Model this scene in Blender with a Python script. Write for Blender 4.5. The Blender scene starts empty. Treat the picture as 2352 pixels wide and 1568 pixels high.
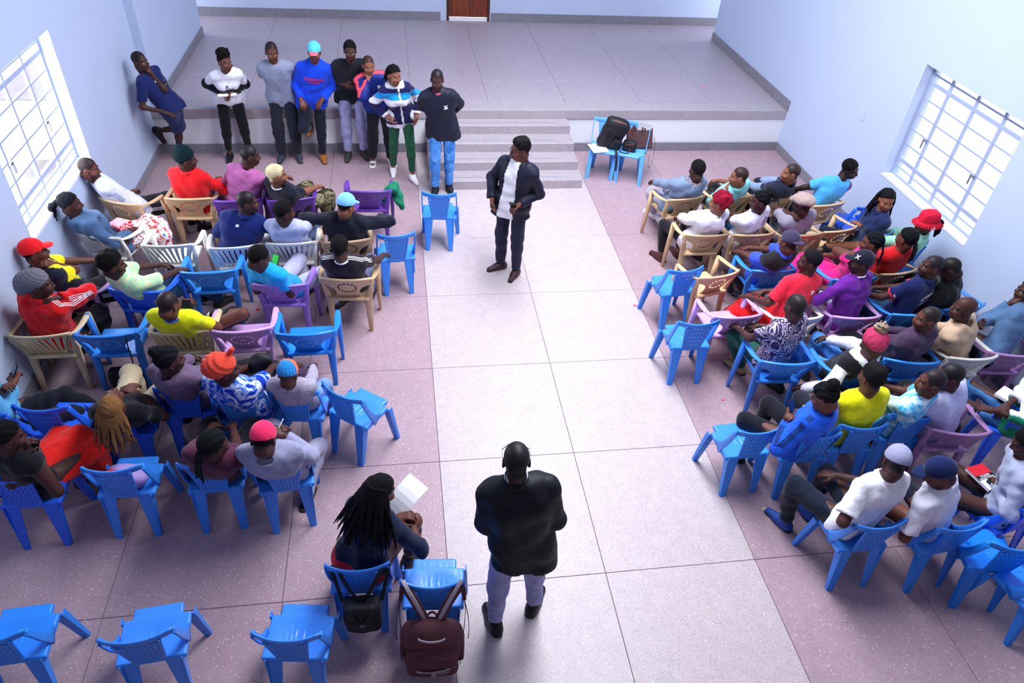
import bpy, math, random
import numpy as np
from mathutils import Vector, Matrix
from mathutils.bvhtree import BVHTree
random.seed(7); rng = np.random.default_rng(7)
SC = bpy.context.scene
COL = SC.collection
PI = math.pi
# ------------------------------------------------------------------ camera
CAM_H = 4.9; F_PX = 1659.8; YAW, PITCH, ROLL = -0.1844, 0.6891, 0.0753
def cam_axes():
    fwd = np.array([-math.sin(YAW)*math.cos(PITCH), math.cos(YAW)*math.cos(PITCH), -math.sin(PITCH)])
    right = np.array([math.cos(YAW), math.sin(YAW), 0.0]); up = np.cross(right, fwd)
    r = right*math.cos(ROLL)+up*math.sin(ROLL); u = -right*math.sin(ROLL)+up*math.cos(ROLL)
    return r, u, fwd
CR, CU, CF = cam_axes(); CPOS = np.array([0, 0, CAM_H])
cd = bpy.data.cameras.new('camera'); cam = bpy.data.objects.new('camera', cd); COL.objects.link(cam)
cd.sensor_width = 36; cd.sensor_fit = 'HORIZONTAL'; cd.lens = F_PX/2352*36; cd.clip_end = 200
M = Matrix.Identity(4)
for i in range(3):
    M[i][0], M[i][1], M[i][2], M[i][3] = CR[i], CU[i], -CF[i], CPOS[i]
cam.matrix_world = M; SC.camera = cam
# ------------------------------------------------------------------ light
SC.view_settings.view_transform = 'Standard'; SC.view_settings.look = 'None'
SC.view_settings.gamma = 1; SC.view_settings.use_curve_mapping = False
SC.view_settings.exposure = 0.10
SC.cycles.max_bounces = 5; SC.cycles.diffuse_bounces = 3; SC.cycles.glossy_bounces = 2; SC.cycles.transmission_bounces = 2; SC.cycles.transparent_max_bounces = 6
SC.cycles.caustics_reflective = False; SC.cycles.caustics_refractive = False; SC.cycles.use_denoising = True
W = bpy.data.worlds.new('sky'); SC.world = W; W.use_nodes = True
bg = W.node_tree.nodes['Background']; bg.inputs[0].default_value = (0.86, 0.91, 1.0, 1); bg.inputs[1].default_value = 3.2
def daylight(name, loc, rot, sx, sy, watts, col=(0.91, 0.95, 1.0)):
    l = bpy.data.lights.new(name, 'AREA'); l.shape = 'RECTANGLE'; l.size = sx; l.size_y = sy; l.energy = watts; l.color = col
    o = bpy.data.objects.new(name, l); COL.objects.link(o); o.location = loc; o.rotation_euler = rot
XL, XR = -3.46, 6.12
YS, YB, HS = 10.48, 14.9, 0.666           # stage front, back wall, stage height
ROOF = 5.9
SKY = (1.1, 2.9, 3.6, 9.8)              # roof light opening x0,x1,y0,y1
WINS = {1: ('L', 6.38, 8.15, 1.04, 2.42), 2: ('R', 6.06, 7.80, 0.93, 2.31)}
daylight('skylight', ((SKY[0]+SKY[1])/2, (SKY[2]+SKY[3])/2, ROOF+.1), (0, 0, 0), SKY[1]-SKY[0], SKY[3]-SKY[2], 700)
for n, (s, y0, y1, z0, z1) in WINS.items():            # daylight standing in the left-hand windows
    if s == 'L': daylight('window_daylight', (XL-.27, (y0+y1)/2, (z0+z1)/2), (0, -PI/2, 0), z1-z0, y1-y0, 95)
for sg, x in ((-1, XL-2.1), (1, XR+2.1)):                # unseen fill lamps added in the wings to brighten the back wall
    daylight('wing_fill', (x, 14.35, 2.4), (0, sg*PI/2, 0), 2.2, .9, 55)
# ------------------------------------------------------------------ pixel helpers (2352 x 1568 frame)
def ray(px):
    return ((px[0]-1176)/F_PX)*CR - ((px[1]-784)/F_PX)*CU + CF
def at(px, z=0.0):
    d = ray(px); t = (CAM_H-z)/(-d[2]); return d*t+CPOS
# ------------------------------------------------------------------ colours and materials
def lin(c):
    if isinstance(c, str):
        c = c.lstrip('#'); c = tuple(int(c[i:i+2], 16)/255 for i in (0, 2, 4))
    return tuple(((x/12.92) if x <= 0.04045 else ((x+0.055)/1.055)**2.4) for x in c[:3])
MATS = {}
class NT:
    def __init__(s, name):
        s.m = bpy.data.materials.new(name); s.m.use_nodes = True; s.t = s.m.node_tree
        s.b = s.t.nodes['Principled BSDF']; s.out = s.t.nodes['Material Output']
    def n(s, kind, **kw):
        o = s.t.nodes.new('ShaderNode'+kind)
        for k, v in kw.items():
            if k.startswith('_'): setattr(o, k[1:], v)
            else: o.inputs[k.replace('__', ' ')].default_value = v
        return o
    def l(s, a, b): s.t.links.new(a, b)
    def coords(s, out='Object'): return s.n('TexCoord').outputs[out]
    def noise(s, scale, detail=2, rough=.5, co=None):
        o = s.n('TexNoise', Scale=scale, Detail=detail, Roughness=rough); s.l(co or s.coords(), o.inputs['Vector']); return o
    def ramp(s, src, stops, interp='LINEAR'):
        o = s.n('ValToRGB'); e = o.color_ramp; e.interpolation = interp
        while len(e.elements) < len(stops): e.elements.new(.5)
        for el, (p, c) in zip(e.elements, stops):
            el.position = p; el.color = (*c, 1) if len(c) == 3 else c
        s.l(src, o.inputs[0]); return o.outputs[0]
    def mix(s, fac, a, b, mode='MIX'):
        o = s.n('MixRGB', _blend_type=mode)
        for i, v in ((0, fac), (1, a), (2, b)):
            if hasattr(v, 'is_linked'): s.l(v, o.inputs[i])
            else: o.inputs[i].default_value = v if i == 0 else (*v[:3], 1)
        return o.outputs[0]
    def bump(s, src, strength=.3, dist=.01):
        o = s.n('Bump', Strength=strength, Distance=dist); s.l(src, o.inputs['Height']); s.l(o.outputs[0], s.b.inputs['Normal'])
    def color(s, v):
        if hasattr(v, 'is_linked'): s.l(v, s.b.inputs['Base Color'])
        else: s.b.inputs['Base Color'].default_value = (*v[:3], 1)
    def rough(s, r, spec=.5):
        s.b.inputs['Roughness'].default_value = r; s.b.inputs['Specular IOR Level'].default_value = spec
def mat(name, c=None, rough=.6, spec=.4, kind='plain', **kw):
    key = name
    if key in MATS: return MATS[key]
    t = NT(name); c = lin(c) if c is not None else (1, 1, 1)
    if kind == 'plain':
        nz = t.noise(kw.get('scale', 14), 3)
        t.color(t.mix(kw.get('var', .12), c, t.mix(nz.outputs[0], tuple(x*.55 for x in c), tuple(min(1, x*1.25) for x in c))))
        if kw.get('bump'): t.bump(t.noise(kw.get('bscale', 90), 3).outputs[0], kw['bump'], .004)
    elif kind == 'plastic':
        nz = t.noise(5, 4); n2 = t.noise(60, 2)
        t.color(t.mix(.16, c, t.mix(nz.outputs[0], tuple(x*.6 for x in c), tuple(min(1, x*1.2+.05) for x in c))))
        t.l(t.ramp(n2.outputs[0], [(.3, (.28,)*3), (.8, (.5,)*3)]), t.b.inputs['Roughness'])
        t.bump(t.noise(35, 2).outputs[0], .06, .004)
    elif kind == 'attr':
        a = t.n('Attribute', _attribute_name='Col')
        nz = t.noise(kw.get('scale', 22), 4)
        f = t.ramp(nz.outputs[0], [(.25, (.86,)*3), (.75, (1.08,)*3)])
        t.color(t.mix(1.0, a.outputs['Color'], f, 'MULTIPLY'))
        if kw.get('bump'): t.bump(t.noise(kw.get('bscale', 60), 4).outputs[0], kw['bump'], .012)
    t.rough(rough, spec) if kind != 'plastic' else None
    if kw.get('sheen'): t.b.inputs['Sheen Weight'].default_value = kw['sheen']
    if kw.get('sss'): t.b.inputs['Subsurface Weight'].default_value = kw['sss']
    if kw.get('metal'): t.b.inputs['Metallic'].default_value = kw['metal']
    if kw.get('emit'):
        t.b.inputs['Emission Color'].default_value = (*c, 1); t.b.inputs['Emission Strength'].default_value = kw['emit']
    MATS[key] = t.m; return t.m
def terrazzo(name, base, lo, joint=1.0):
    t = NT(name); co = t.n('NewGeometry').outputs['Position']
    v1 = t.n('TexVoronoi', Scale=70); t.l(co, v1.inputs['Vector'])
    v2 = t.n('TexVoronoi', Scale=110); t.l(co, v2.inputs['Vector'])
    big = t.noise(.9, 4, .6, co); fine = t.noise(9, 4, .6, co)
    c = t.mix(big.outputs[0], lin(base), lin(lo))
    c = t.mix(t.ramp(fine.outputs[0], [(.35, (0, 0, 0)), (.75, (.35,)*3)]), c, tuple(x*.62 for x in lin(base)))
    s = t.n('SeparateColor'); t.l(v1.outputs['Color'], s.inputs[0])
    chip = t.mix(1, t.ramp(v1.outputs['Distance'], [(.30, (1,)*3), (.36, (0,)*3)]), t.ramp(s.outputs[0], [(.90, (0,)*3), (.91, (.6,)*3)]), 'MULTIPLY')
    c = t.mix(chip, c, lin('#efe6ea'))
    s2 = t.n('SeparateColor'); t.l(v2.outputs['Color'], s2.inputs[0])
    chip2 = t.mix(1, t.ramp(v2.outputs['Distance'], [(.28, (1,)*3), (.36, (0,)*3)]), t.ramp(s2.outputs[0], [(.66, (0,)*3), (.67, (.7,)*3)]), 'MULTIPLY')
    c = t.mix(chip2, c, lin('#5d5660'))
    t.color(c); t.rough(.42, .45); t.bump(fine.outputs[0], .05, .003); MATS[name] = t.m; return t.m
M_FLOOR_PINK = terrazzo('terrazzo_pink', '#b69ca6', '#a88994')
M_FLOOR_GREY = terrazzo('terrazzo_grey', '#c9bcc0', '#bba9b0')
M_SKIRT = terrazzo('terrazzo_skirting', '#8d8c98', '#7d7a86')
M_FLOOR_STAGE = terrazzo('terrazzo_stage', '#b3a8b4', '#a89aa8')  # terrazzo copy for the stage, the cooler light there put into its colour
M_STEP = terrazzo('terrazzo_step', '#b4aab2', '#a69ca4')
def wallpaint(name, c):
    t = NT(name); co = t.n('NewGeometry').outputs['Position']; nz = t.noise(1.6, 5, .6, co)
    t.color(t.mix(nz.outputs[0], tuple(x*.93 for x in lin(c)), lin(c))); t.rough(.62, .3)
    t.bump(t.noise(55, 3, .6, co).outputs[0], .08, .004); MATS[name] = t.m; return t.m
M_WALL = wallpaint('wall_paint', '#c2d0ec')
M_WHITE = wallpaint('white_paint', '#eeeef6')
def wood(name, a, b):
    t = NT(name); co = t.coords(); mp = t.n('Mapping'); mp.inputs['Scale'].default_value = (9, 9, .8); t.l(co, mp.inputs[0])
    nz = t.noise(3.2, 6, .65, mp.outputs[0]); t.color(t.ramp(nz.outputs[0], [(.3, lin(a)), (.7, lin(b))])); t.rough(.35, .5); MATS[name] = t.m; return t.m
M_DOOR = wood('door_wood', '#4a1a0c', '#93401e')
M_DOORF = wood('door_frame_wood', '#31100a', '#54241a')
def glass(name):
    t = NT(name); tr = t.n('BsdfTransparent'); gl = t.n('BsdfGlossy', Roughness=.05); mx = t.n('MixShader'); mx.inputs[0].default_value = .05
    t.l(tr.outputs[0], mx.inputs[1]); t.l(gl.outputs[0], mx.inputs[2]); t.l(mx.outputs[0], t.out.inputs[0]); MATS[name] = t.m; return t.m
M_GLASS = glass('window_glass')
M_STEEL = mat('window_steel', '#a9b4d2', .5, .4)
# ------------------------------------------------------------------ mesh helpers
def newmesh(name, v, f, smooth=False):
    me = bpy.data.meshes.new(name); v = np.asarray(v, np.float32)
    if isinstance(f, np.ndarray):
        n = f.shape[1]; me.vertices.add(len(v)); me.vertices.foreach_set('co', v.ravel())
        me.loops.add(f.size); me.loops.foreach_set('vertex_index', f.astype(np.int32).ravel())
        me.polygons.add(len(f)); me.polygons.foreach_set('loop_start', np.arange(0, f.size, n, dtype=np.int32))
        me.update(calc_edges=True); me.validate()
    else:
        me.from_pydata([tuple(map(float, x)) for x in v], [], f); me.update()
    if smooth: me.shade_smooth()
    return me
def link(name, me, m=None, parent=None, loc=None, rotz=None, **props):
    o = bpy.data.objects.new(name, me); COL.objects.link(o)
    if m is not None and me is not None:
        if len(me.materials) == 0: me.materials.append(m)
        if me.materials[0] != m:
            o.material_slots[0].link = 'OBJECT'; o.material_slots[0].material = m
    if parent is not None: o.parent = parent
    if loc is not None: o.location = loc
    if rotz is not None: o.rotation_euler = (0, 0, rotz)
    for k, v in props.items(): o[k] = v
    return o
class MB:
    def __init__(s): s.v = []; s.f = []
    def add(s, v, f):
        n = len(s.v); s.v += [tuple(map(float, x)) for x in v]; s.f += [tuple(i+n for i in q) for q in f]; return s
    def box(s, lo, hi):
        x0, y0, z0 = lo; x1, y1, z1 = hi
        return s.add([(x0, y0, z0), (x1, y0, z0), (x1, y1, z0), (x0, y1, z0), (x0, y0, z1), (x1, y0, z1), (x1, y1, z1), (x0, y1, z1)],
                     [(0, 3, 2, 1), (4, 5, 6, 7), (0, 1, 5, 4), (1, 2, 6, 5), (2, 3, 7, 6), (3, 0, 4, 7)])
    def bevbox(s, lo, hi, b=.003):
        x0, y0, z0 = lo; x1, y1, z1 = hi
        s.add([(x0, y0, z0), (x1, y0, z0), (x1, y1, z0), (x0, y1, z0), (x0, y0, z1-b), (x1, y0, z1-b), (x1, y1, z1-b), (x0, y1, z1-b),
               (x0+b, y0+b, z1), (x1-b, y0+b, z1), (x1-b, y1-b, z1), (x0+b, y1-b, z1)],
              [(0, 3, 2, 1), (0, 1, 5, 4), (1, 2, 6, 5), (2, 3, 7, 6), (3, 0, 4, 7), (4, 5, 9, 8), (5, 6, 10, 9), (6, 7, 11, 10), (7, 4, 8, 11), (8, 9, 10, 11)]); return s
    def sweep(s, pts, side, w, t, n=8, pw=.45, caps=True):
        """rounded-rectangle sweep; side = vector (or list) of the width direction, w / t = width / thickness along it"""
        pts = [np.array(p, float) for p in pts]; m = len(pts); rows = []
        for i, p in enumerate(pts):
            d = pts[min(i+1, m-1)]-pts[max(i-1, 0)]; d /= np.linalg.norm(d)+1e-9
            sv = np.array(side[i] if isinstance(side, list) else side, float); sv -= d*sv.dot(d); sv /= np.linalg.norm(sv)+1e-9
            nv = np.cross(d, sv); ww = (w[i] if hasattr(w, '__len__') else w)/2; tt = (t[i] if hasattr(t, '__len__') else t)/2
            for k in range(n):
                a = 2*PI*(k+.5)/n; c, q = math.cos(a), math.sin(a)
                rows.append(p+sv*ww*math.copysign(abs(c)**pw, c)+nv*tt*math.copysign(abs(q)**pw, q))
        f = [(i*n+k, i*n+(k+1) % n, (i+1)*n+(k+1) % n, (i+1)*n+k) for i in range(m-1) for k in range(n)]
        if caps: f += [tuple(range(n-1, -1, -1)), tuple((m-1)*n+k for k in range(n))]
        return s.add(rows, f)
    def me(s, name, smooth=False): return newmesh(name, s.v, s.f, smooth)
    def obj(s, name, m, parent=None, smooth=False, **kw): return link(name, s.me(name, smooth), m, parent, **kw)
def bez(p, n):
    p = [np.array(q, float) for q in p]; out = []
    for i in range(n+1):
        t = i/n; q = list(p)
        while len(q) > 1: q = [q[k]*(1-t)+q[k+1]*t for k in range(len(q)-1)]
        out.append(q[0])
    return out
# ------------------------------------------------------------------ signed-distance fields -> meshes
class Field:
    def __init__(s): s.p = []
    def cap(s, a, b, ra, rb=None, k=.03, clip=None, sub=False):
        s.p.append(('c', np.array(a, float), np.array(b, float), ra, ra if rb is None else rb, k, clip, sub)); return s
    def ell(s, c, r, k=.02, rot=None, clip=None, sub=False):
        r = np.array(r, float) if hasattr(r, '__len__') else np.array([r]*3, float)
        s.p.append(('e', np.array(c, float), r, rot, None, k, clip, sub)); return s
    def box(s, c, half, rnd=.01, k=.01, rot=None, clip=None, sub=False):
        s.p.append(('b', np.array(c, float), np.array(half, float), rot, rnd, k, clip, sub)); return s
    def bounds(s, p):
        if p[0] == 'c': m = max(p[3], p[4]); return np.minimum(p[1], p[2])-m, np.maximum(p[1], p[2])+m
        if p[0] == 'e': m = p[2] if p[3] is None else np.array([p[2].max()]*3); return p[1]-m, p[1]+m
        m = p[2] if p[3] is None else np.array([np.linalg.norm(p[2])]*3); return p[1]-m, p[1]+m
    def mesh(s, h, clips=(), disp=None, lo=None, hi=None):
        bs = [s.bounds(p) for p in s.p if not p[7]]
        L = np.min([b[0] for b in bs], 0)-3*h if lo is None else np.array(lo, float)
        U = np.max([b[1] for b in bs], 0)+3*h if hi is None else np.array(hi, float)
        n = np.ceil((U-L)/h).astype(int)+1
        ax = [(L[i]+h*np.arange(n[i])).astype(np.float32) for i in range(3)]
        D = np.full(tuple(n), .25, np.float32)
        for p in s.p:
            b0, b1 = s.bounds(p); pad = p[5]+3*h
            i0 = np.maximum(np.floor((b0-pad-L)/h).astype(int), 0); i1 = np.minimum(np.ceil((b1+pad-L)/h).astype(int)+1, n)
            if (i1 <= i0).any(): continue
            X = ax[0][i0[0]:i1[0], None, None]; Y = ax[1][None, i0[1]:i1[1], None]; Z = ax[2][None, None, i0[2]:i1[2]]
            if p[0] == 'c':
                a, b = p[1], p[2]; ab = b-a; l2 = ab.dot(ab)+1e-12
                t = np.clip(((X-a[0])*ab[0]+(Y-a[1])*ab[1]+(Z-a[2])*ab[2])/l2, 0, 1)
                d = np.sqrt((X-a[0]-t*ab[0])**2+(Y-a[1]-t*ab[1])**2+(Z-a[2]-t*ab[2])**2)-(p[3]+(p[4]-p[3])*t)
            else:
                x, y, z = X-p[1][0], Y-p[1][1], Z-p[1][2]; R = p[3]
                if R is not None: x, y, z = (R[0][0]*x+R[1][0]*y+R[2][0]*z, R[0][1]*x+R[1][1]*y+R[2][1]*z, R[0][2]*x+R[1][2]*y+R[2][2]*z)
                if p[0] == 'e':
                    r = p[2]; k0 = np.sqrt((x/r[0])**2+(y/r[1])**2+(z/r[2])**2); k1 = np.sqrt((x/r[0]**2)**2+(y/r[1]**2)**2+(z/r[2]**2)**2)+1e-6
                    d = k0*(k0-1)/k1
                else:
                    q, rn = p[2], p[4]; dx, dy, dz = abs(x)-q[0]+rn, abs(y)-q[1]+rn, abs(z)-q[2]+rn
                    d = np.sqrt(np.maximum(dx, 0)**2+np.maximum(dy, 0)**2+np.maximum(dz, 0)**2)+np.minimum(np.maximum(dx, np.maximum(dy, dz)), 0)-rn
            if p[6] is not None:
                for (o, nn) in p[6]: d = np.maximum(d, (X-o[0])*nn[0]+(Y-o[1])*nn[1]+(Z-o[2])*nn[2])
            sl = tuple(slice(i0[j], i1[j]) for j in range(3)); A = D[sl]; k = max(p[5], 1e-5)
            if p[7]:
                A = -A; hh = np.maximum(k-np.abs(A-d), 0)/k; D[sl] = -(np.minimum(A, d)-hh*hh*k*.25)
            else:
                hh = np.maximum(k-np.abs(A-d), 0)/k; D[sl] = np.minimum(A, d)-hh*hh*k*.25
        X, Y, Z = ax[0][:, None, None], ax[1][None, :, None], ax[2][None, None, :]
        if disp is not None: D = D+disp(X, Y, Z)
        for (o, nn) in clips: D = np.maximum(D, (X-o[0])*nn[0]+(Y-o[1])*nn[1]+(Z-o[2])*nn[2])
        return snets(D.astype(np.float32), L, h)
OFF = np.array([(i, j, k) for i in (0, 1) for j in (0, 1) for k in (0, 1)])
EDG = [(a, b) for a in range(8) for b in range(8) if a < b and abs(OFF[a]-OFF[b]).sum() == 1]
def snets(D, L, h):
    S = D < 0; c = np.zeros(tuple(x-1 for x in D.shape), np.int8)
    for o in OFF: c += S[o[0]:D.shape[0]-1+o[0], o[1]:D.shape[1]-1+o[1], o[2]:D.shape[2]-1+o[2]]
    act = (c > 0) & (c < 8); I = np.argwhere(act); m = len(I); idx = np.full(act.shape, -1, np.int32); idx[act] = np.arange(m)
    V = [D[I[:, 0]+o[0], I[:, 1]+o[1], I[:, 2]+o[2]] for o in OFF]; P = np.zeros((m, 3)); N = np.zeros(m)
    for a, b in EDG:
        x = (V[a] < 0) != (V[b] < 0); t = np.where(x, V[a]/np.where(x, V[a]-V[b], 1), 0)
        P += np.where(x[:, None], OFF[a]+t[:, None]*(OFF[b]-OFF[a]), 0); N += x
    P = (P/np.maximum(N, 1)[:, None]+I)*h+L
    Q = []
    for axn in range(3):
        u, w = (axn+1) % 3, (axn+2) % 3
        s0 = [slice(1, -1)]*3; s1 = [slice(1, -1)]*3
        s0[axn] = slice(0, -1); s1[axn] = slice(1, None)
        ch = S[tuple(s0)] != S[tuple(s1)]; E = np.argwhere(ch); E[:, u] += 1; E[:, w] += 1
        ins = S[E[:, 0], E[:, 1], E[:, 2]]
        def cell(du, dw):
            q = E.copy(); q[:, u] += du; q[:, w] += dw; return idx[q[:, 0], q[:, 1], q[:, 2]]
        q = np.stack([cell(-1, -1), cell(0, -1), cell(0, 0), cell(-1, 0)], 1)
        q[~ins] = q[~ins][:, ::-1]; Q.append(q)
    Q = np.concatenate(Q); Q = Q[(Q >= 0).all(1)]
    return P, Q
# ------------------------------------------------------------------ setting
def structure(o): o['kind'] = 'structure'; return o
def panels(parent, xs, ys, z0, z1, m):
    for i in range(len(xs)-1):
        for j in range(len(ys)-1):
            g = .002
            mm = m(i, j) if callable(m) else m
            MB().bevbox((xs[i]+g, ys[j]+g, z0), (xs[i+1]-g, ys[j+1]-g, z1), .002).obj('panel', mm, parent)
M_JOINT = mat('joint_filler', '#8a7f88', .9)
fl = structure(MB().box((XL-.3, -6.3, -.3), (XR+.3, YS+.1, -.012)).obj('floor', M_JOINT))
gx = [XL, -2.215, -.99, .225, 1.435, 2.665, 3.88, 5.10, XR]
gy = [-6.0]+[7.95-1.235*k for k in range(11, -1, -1)]+[9.19, YS]
gy = [g for i, g in enumerate(gy) if g >= -6.0]
panels(fl, gx, gy, -.012, 0, lambda i, j: M_FLOOR_GREY if 3 <= i <= 4 else M_FLOOR_PINK)
def wall_side(name, side, y0, y1):
    b = MB(); xa, xb = (XL-.24, XL) if side == 'L' else (XR, XR+.24)
    ws = sorted([(a, c, d, e) for (s, a, c, d, e) in WINS.values() if s == side]); y = y0
    for (a, c, d, e) in ws:
        b.box((xa, y, -.2), (xb, a, ROOF)); b.box((xa, a, -.2), (xb, c, d)); b.box((xa, a, e), (xb, c, ROOF)); y = c
    b.box((xa, y, -.2), (xb, y1, ROOF)); return structure(b.obj(name, M_WALL))
wall_side('wall_left', 'L', -6.3, YS+.05); wall_side('wall_right', 'R', -6.3, YS+.05)
structure(MB().box((XL-.24, -6.6, -.2), (XR+.24, -6.3, ROOF)).obj('wall_rear', M_WALL))
structure(MB().box((XL-.24, YS+.05, -.2), (XL+.12, 13.78, ROOF)).obj('wall_stage_left', M_WALL))
structure(MB().box((XR, YS+.05, -.2), (XR+.3, 13.95, ROOF)).obj('wall_stage_right', M_WALL))
structure(MB().box((XL-2.2, YB, -.2), (1.0, YB+.24, ROOF)).box((1.84, YB, -.2), (XR+2.2, YB+.24, ROOF)).box((1.0, YB, 2.85), (1.84, YB+.24, ROOF)).obj('wall_stage_back', M_WALL))
structure(MB().box((XL-2.4, 13.0, -.2), (XL-2.2, YB+.2, ROOF)).obj('wall_wing_left', M_WALL))
structure(MB().box((XR+2.2, 13.0, -.2), (XR+2.4, YB+.2, ROOF)).obj('wall_wing_right', M_WALL))
x0, x1, y0, y1 = SKY
structure(MB().box((XL-2.4, -6.6, ROOF), (x0, YB+.3, ROOF+.15)).box((x1, -6.6, ROOF), (XR+2.4, YB+.3, ROOF+.15)).box((x0, -6.6, ROOF), (x1, y0, ROOF+.15)).box((x0, y1, ROOF), (x1, YB+.3, ROOF+.15)).obj('ceiling', M_WHITE))
structure(MB().box((XL-.1, -6.4, 3.05), (XR+.1, .25, 3.3)).box((XL-.1, .13, 3.3), (XR+.1, .25, 4.0)).obj('added_light_block', M_WHITE))  # added slab and parapet behind the camera, out of view, blocking stray light
# skirtings
SK = .14
structure(MB().bevbox((XL, -6.3, 0), (XL+.018, YS, SK)).obj('baseboard_left', M_SKIRT))
structure(MB().bevbox((XR-.018, -6.3, 0), (XR, YS, SK)).obj('baseboard_right', M_SKIRT))
structure(MB().bevbox((XL+.12, YS+.03, HS), (XL+.14, 13.78, HS+SK)).obj('baseboard_stage_left', M_SKIRT))
structure(MB().bevbox((XR-.02, YS-.03, HS), (XR, 13.95, HS+SK+.02)).obj('baseboard_stage_right', M_SKIRT))
structure(MB().bevbox((XL-2.2, YB-.02, HS), (.88, YB, HS+SK+.02)).obj('baseboard_back_left', M_SKIRT))
structure(MB().bevbox((1.87, YB-.02, HS), (XR+2.2, YB, HS+SK+.02)).obj('baseboard_back_right', M_SKIRT))
structure(MB().bevbox((XL, YS-.018, 0), (.40, YS, SK)).obj('baseboard_platform_left', M_SKIRT))
structure(MB().bevbox((2.57, YS-.018, 0), (XR, YS, SK)).obj('baseboard_platform_right', M_SKIRT))
# platform (stage)
st = structure(MB().box((XL-2.2, YS+.01, -.1), (XR+2.2, YB+.2, HS-.012)).obj('floor_stage', M_WHITE))
panels(st, [XL-2.2, -2.215, -.99, .19, 1.36, 2.57, 3.8, 5.0, XR+2.2], [YS+.30, 11.7, 12.9, 14.0, YB], HS-.012, HS, M_FLOOR_STAGE)
MB().bevbox((XL, YS-.012, HS-.135), (XR, YS+.297, HS), .004).obj('edge_band', M_STEP, st)
fy = [9.24, 9.555, 9.88, 10.21, YS]
steps = structure(MB().box((.42, 9.26, -.05), (2.54, YS, .02)).obj('stairs', M_STEP))
for i in range(4):
    z = .133*i; e = .015*i
    MB().bevbox((.40+e*.3, fy[i], z), (2.575-e*.6, YS-.012, z+.133), .006).obj('step', M_STEP, steps)
    MB().bevbox((.75, fy[i]+.10, z+.133), (2.3, fy[i]+.112, z+.1345), .0005).obj('tread_groove', M_SKIRT, steps)
# stage door
dr = structure(MB().box((1.045, YB+.05, HS+.06), (1.795, YB+.09, 2.78)).obj('door_1', M_DOOR))
for a, b in (((1.0, YB-.02, HS), (1.045, YB+.14, 2.85)), ((1.795, YB-.02, HS), (1.84, YB+.14, 2.85)), ((1.045, YB-.02, 2.78), (1.795, YB+.14, 2.85))):
    MB().bevbox(a, b).obj('door_frame', M_DOORF, dr)
for a, b in (((1.12, YB+.035, HS+.14), (1.40, YB+.05, 1.5)), ((1.44, YB+.035, HS+.14), (1.72, YB+.05, 1.5)), ((1.12, YB+.035, 1.6), (1.40, YB+.05, 2.7)), ((1.44, YB+.035, 1.6), (1.72, YB+.05, 2.7))):
    MB().bevbox(a, b, .004).obj('door_panel', M_DOOR, dr)
MB().bevbox((1.05, YB+.0, HS), (1.79, YB+.06, HS+.05)).obj('threshold', mat('threshold_white', '#f3f1f6', .5), dr)
# windows
def window(n, side, y0, y1, z0, z1):
    sx = -1 if side == 'L' else 1; xw = XL if side == 'L' else XR; xf = xw+sx*.15
    def bx(ya, yb, za, zb, d0=-.012, d1=.012): return (min(xf+sx*d0, xf+sx*d1), ya, za), (max(xf+sx*d0, xf+sx*d1), yb, zb)
    fr = MB()
    for a in ((y0, y0+.035, z0, z1), (y1-.035, y1, z0, z1), (y0+.035, y1-.035, z0, z0+.035), (y0+.035, y1-.035, z1-.035, z1)): fr.box(*bx(*a, -.02, .02))
    w = structure(fr.obj('window_%d' % n, M_STEEL))
    wd = y1-y0; cols = [y0+.018, y0+.21*wd, y0+.475*wd, y0+.74*wd, y1-.018]
    if side == 'R': cols = [y0+.018, y0+.26*wd, y0+.525*wd, y0+.79*wd, y1-.018]
    H = z1-z0; rr = [0, .075, .15, .292, .434, .576, .718, .86, .93, 1]; rows = [z0+.018+(H-.036)*r for r in rr]
    for c in cols[1:-1]: MB().box(*bx(c-.016, c+.016, z0+.03, z1-.03, -.016, .012)).obj('mullion', M_STEEL, w)
    for i, r in enumerate(rows[1:-1]):
        t = .022 if i in (1, 6) else .009
        MB().box(*bx(y0+.03, y1-.03, r-t, r+t, -.022 if i in (1, 6) else -.01, .008)).obj('transom', M_STEEL, w)
    for i in range(4):
        for j in range(9):
            MB().box(*bx(cols[i]+.01, cols[i+1]-.01, rows[j]+.006, rows[j+1]-.006, .002, .005)).obj('pane', M_GLASS, w)
    for c in (cols[1], cols[3]):
        MB().box(*bx(c-.006, c+.05, rows[4]-.02, rows[4]+.006, -.04, -.016)).box(*bx(c+.03, c+.042, rows[4]-.11, rows[4]-.02, -.045, -.03)).obj('handle', mat('window_handle', '#8d93a5', .4, metal=.6), w)
    MB().bevbox(*((min(xw-sx*.006, xw+sx*.13), y0+.002, z0-.02), (max(xw-sx*.006, xw+sx*.13), y1-.002, z0+.008))).obj('sill', M_WHITE, w)
for n, a in WINS.items(): window(n, *a)
# yard outside the windows
M_YARD = mat('yard_ground', '#e6e0da', .9); M_OUT = mat('yard_wall_render', '#cdb8ac', .9)
structure(MB().box((-16, -12, -.6), (XL-.3, 22, -.45)).box((XR+.35, -12, -.6), (20, 22, -.45)).obj('floor_yard', M_YARD))
structure(MB().box((-8.3, 9.4, -.45), (-7.5, 10.6, 6)).box((-8.4, 6.0, -.45), (-8.2, 9.4, .7)).obj('wall_yard_left', M_OUT))
structure(MB().box((9.2, 6.6, -.45), (9.7, 7.1, 5)).obj('wall_yard_right', M_OUT))
# small marks on the right wall: a painted-over socket plate
pl = at((2008, 297), 1.35)
MB().bevbox((XR-.006, 8.55, 1.30), (XR, 8.68, 1.42)).obj('socket_plate', M_WALL, None, label='white blank plate flush in the right wall left of the window', category='wall plate')
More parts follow.
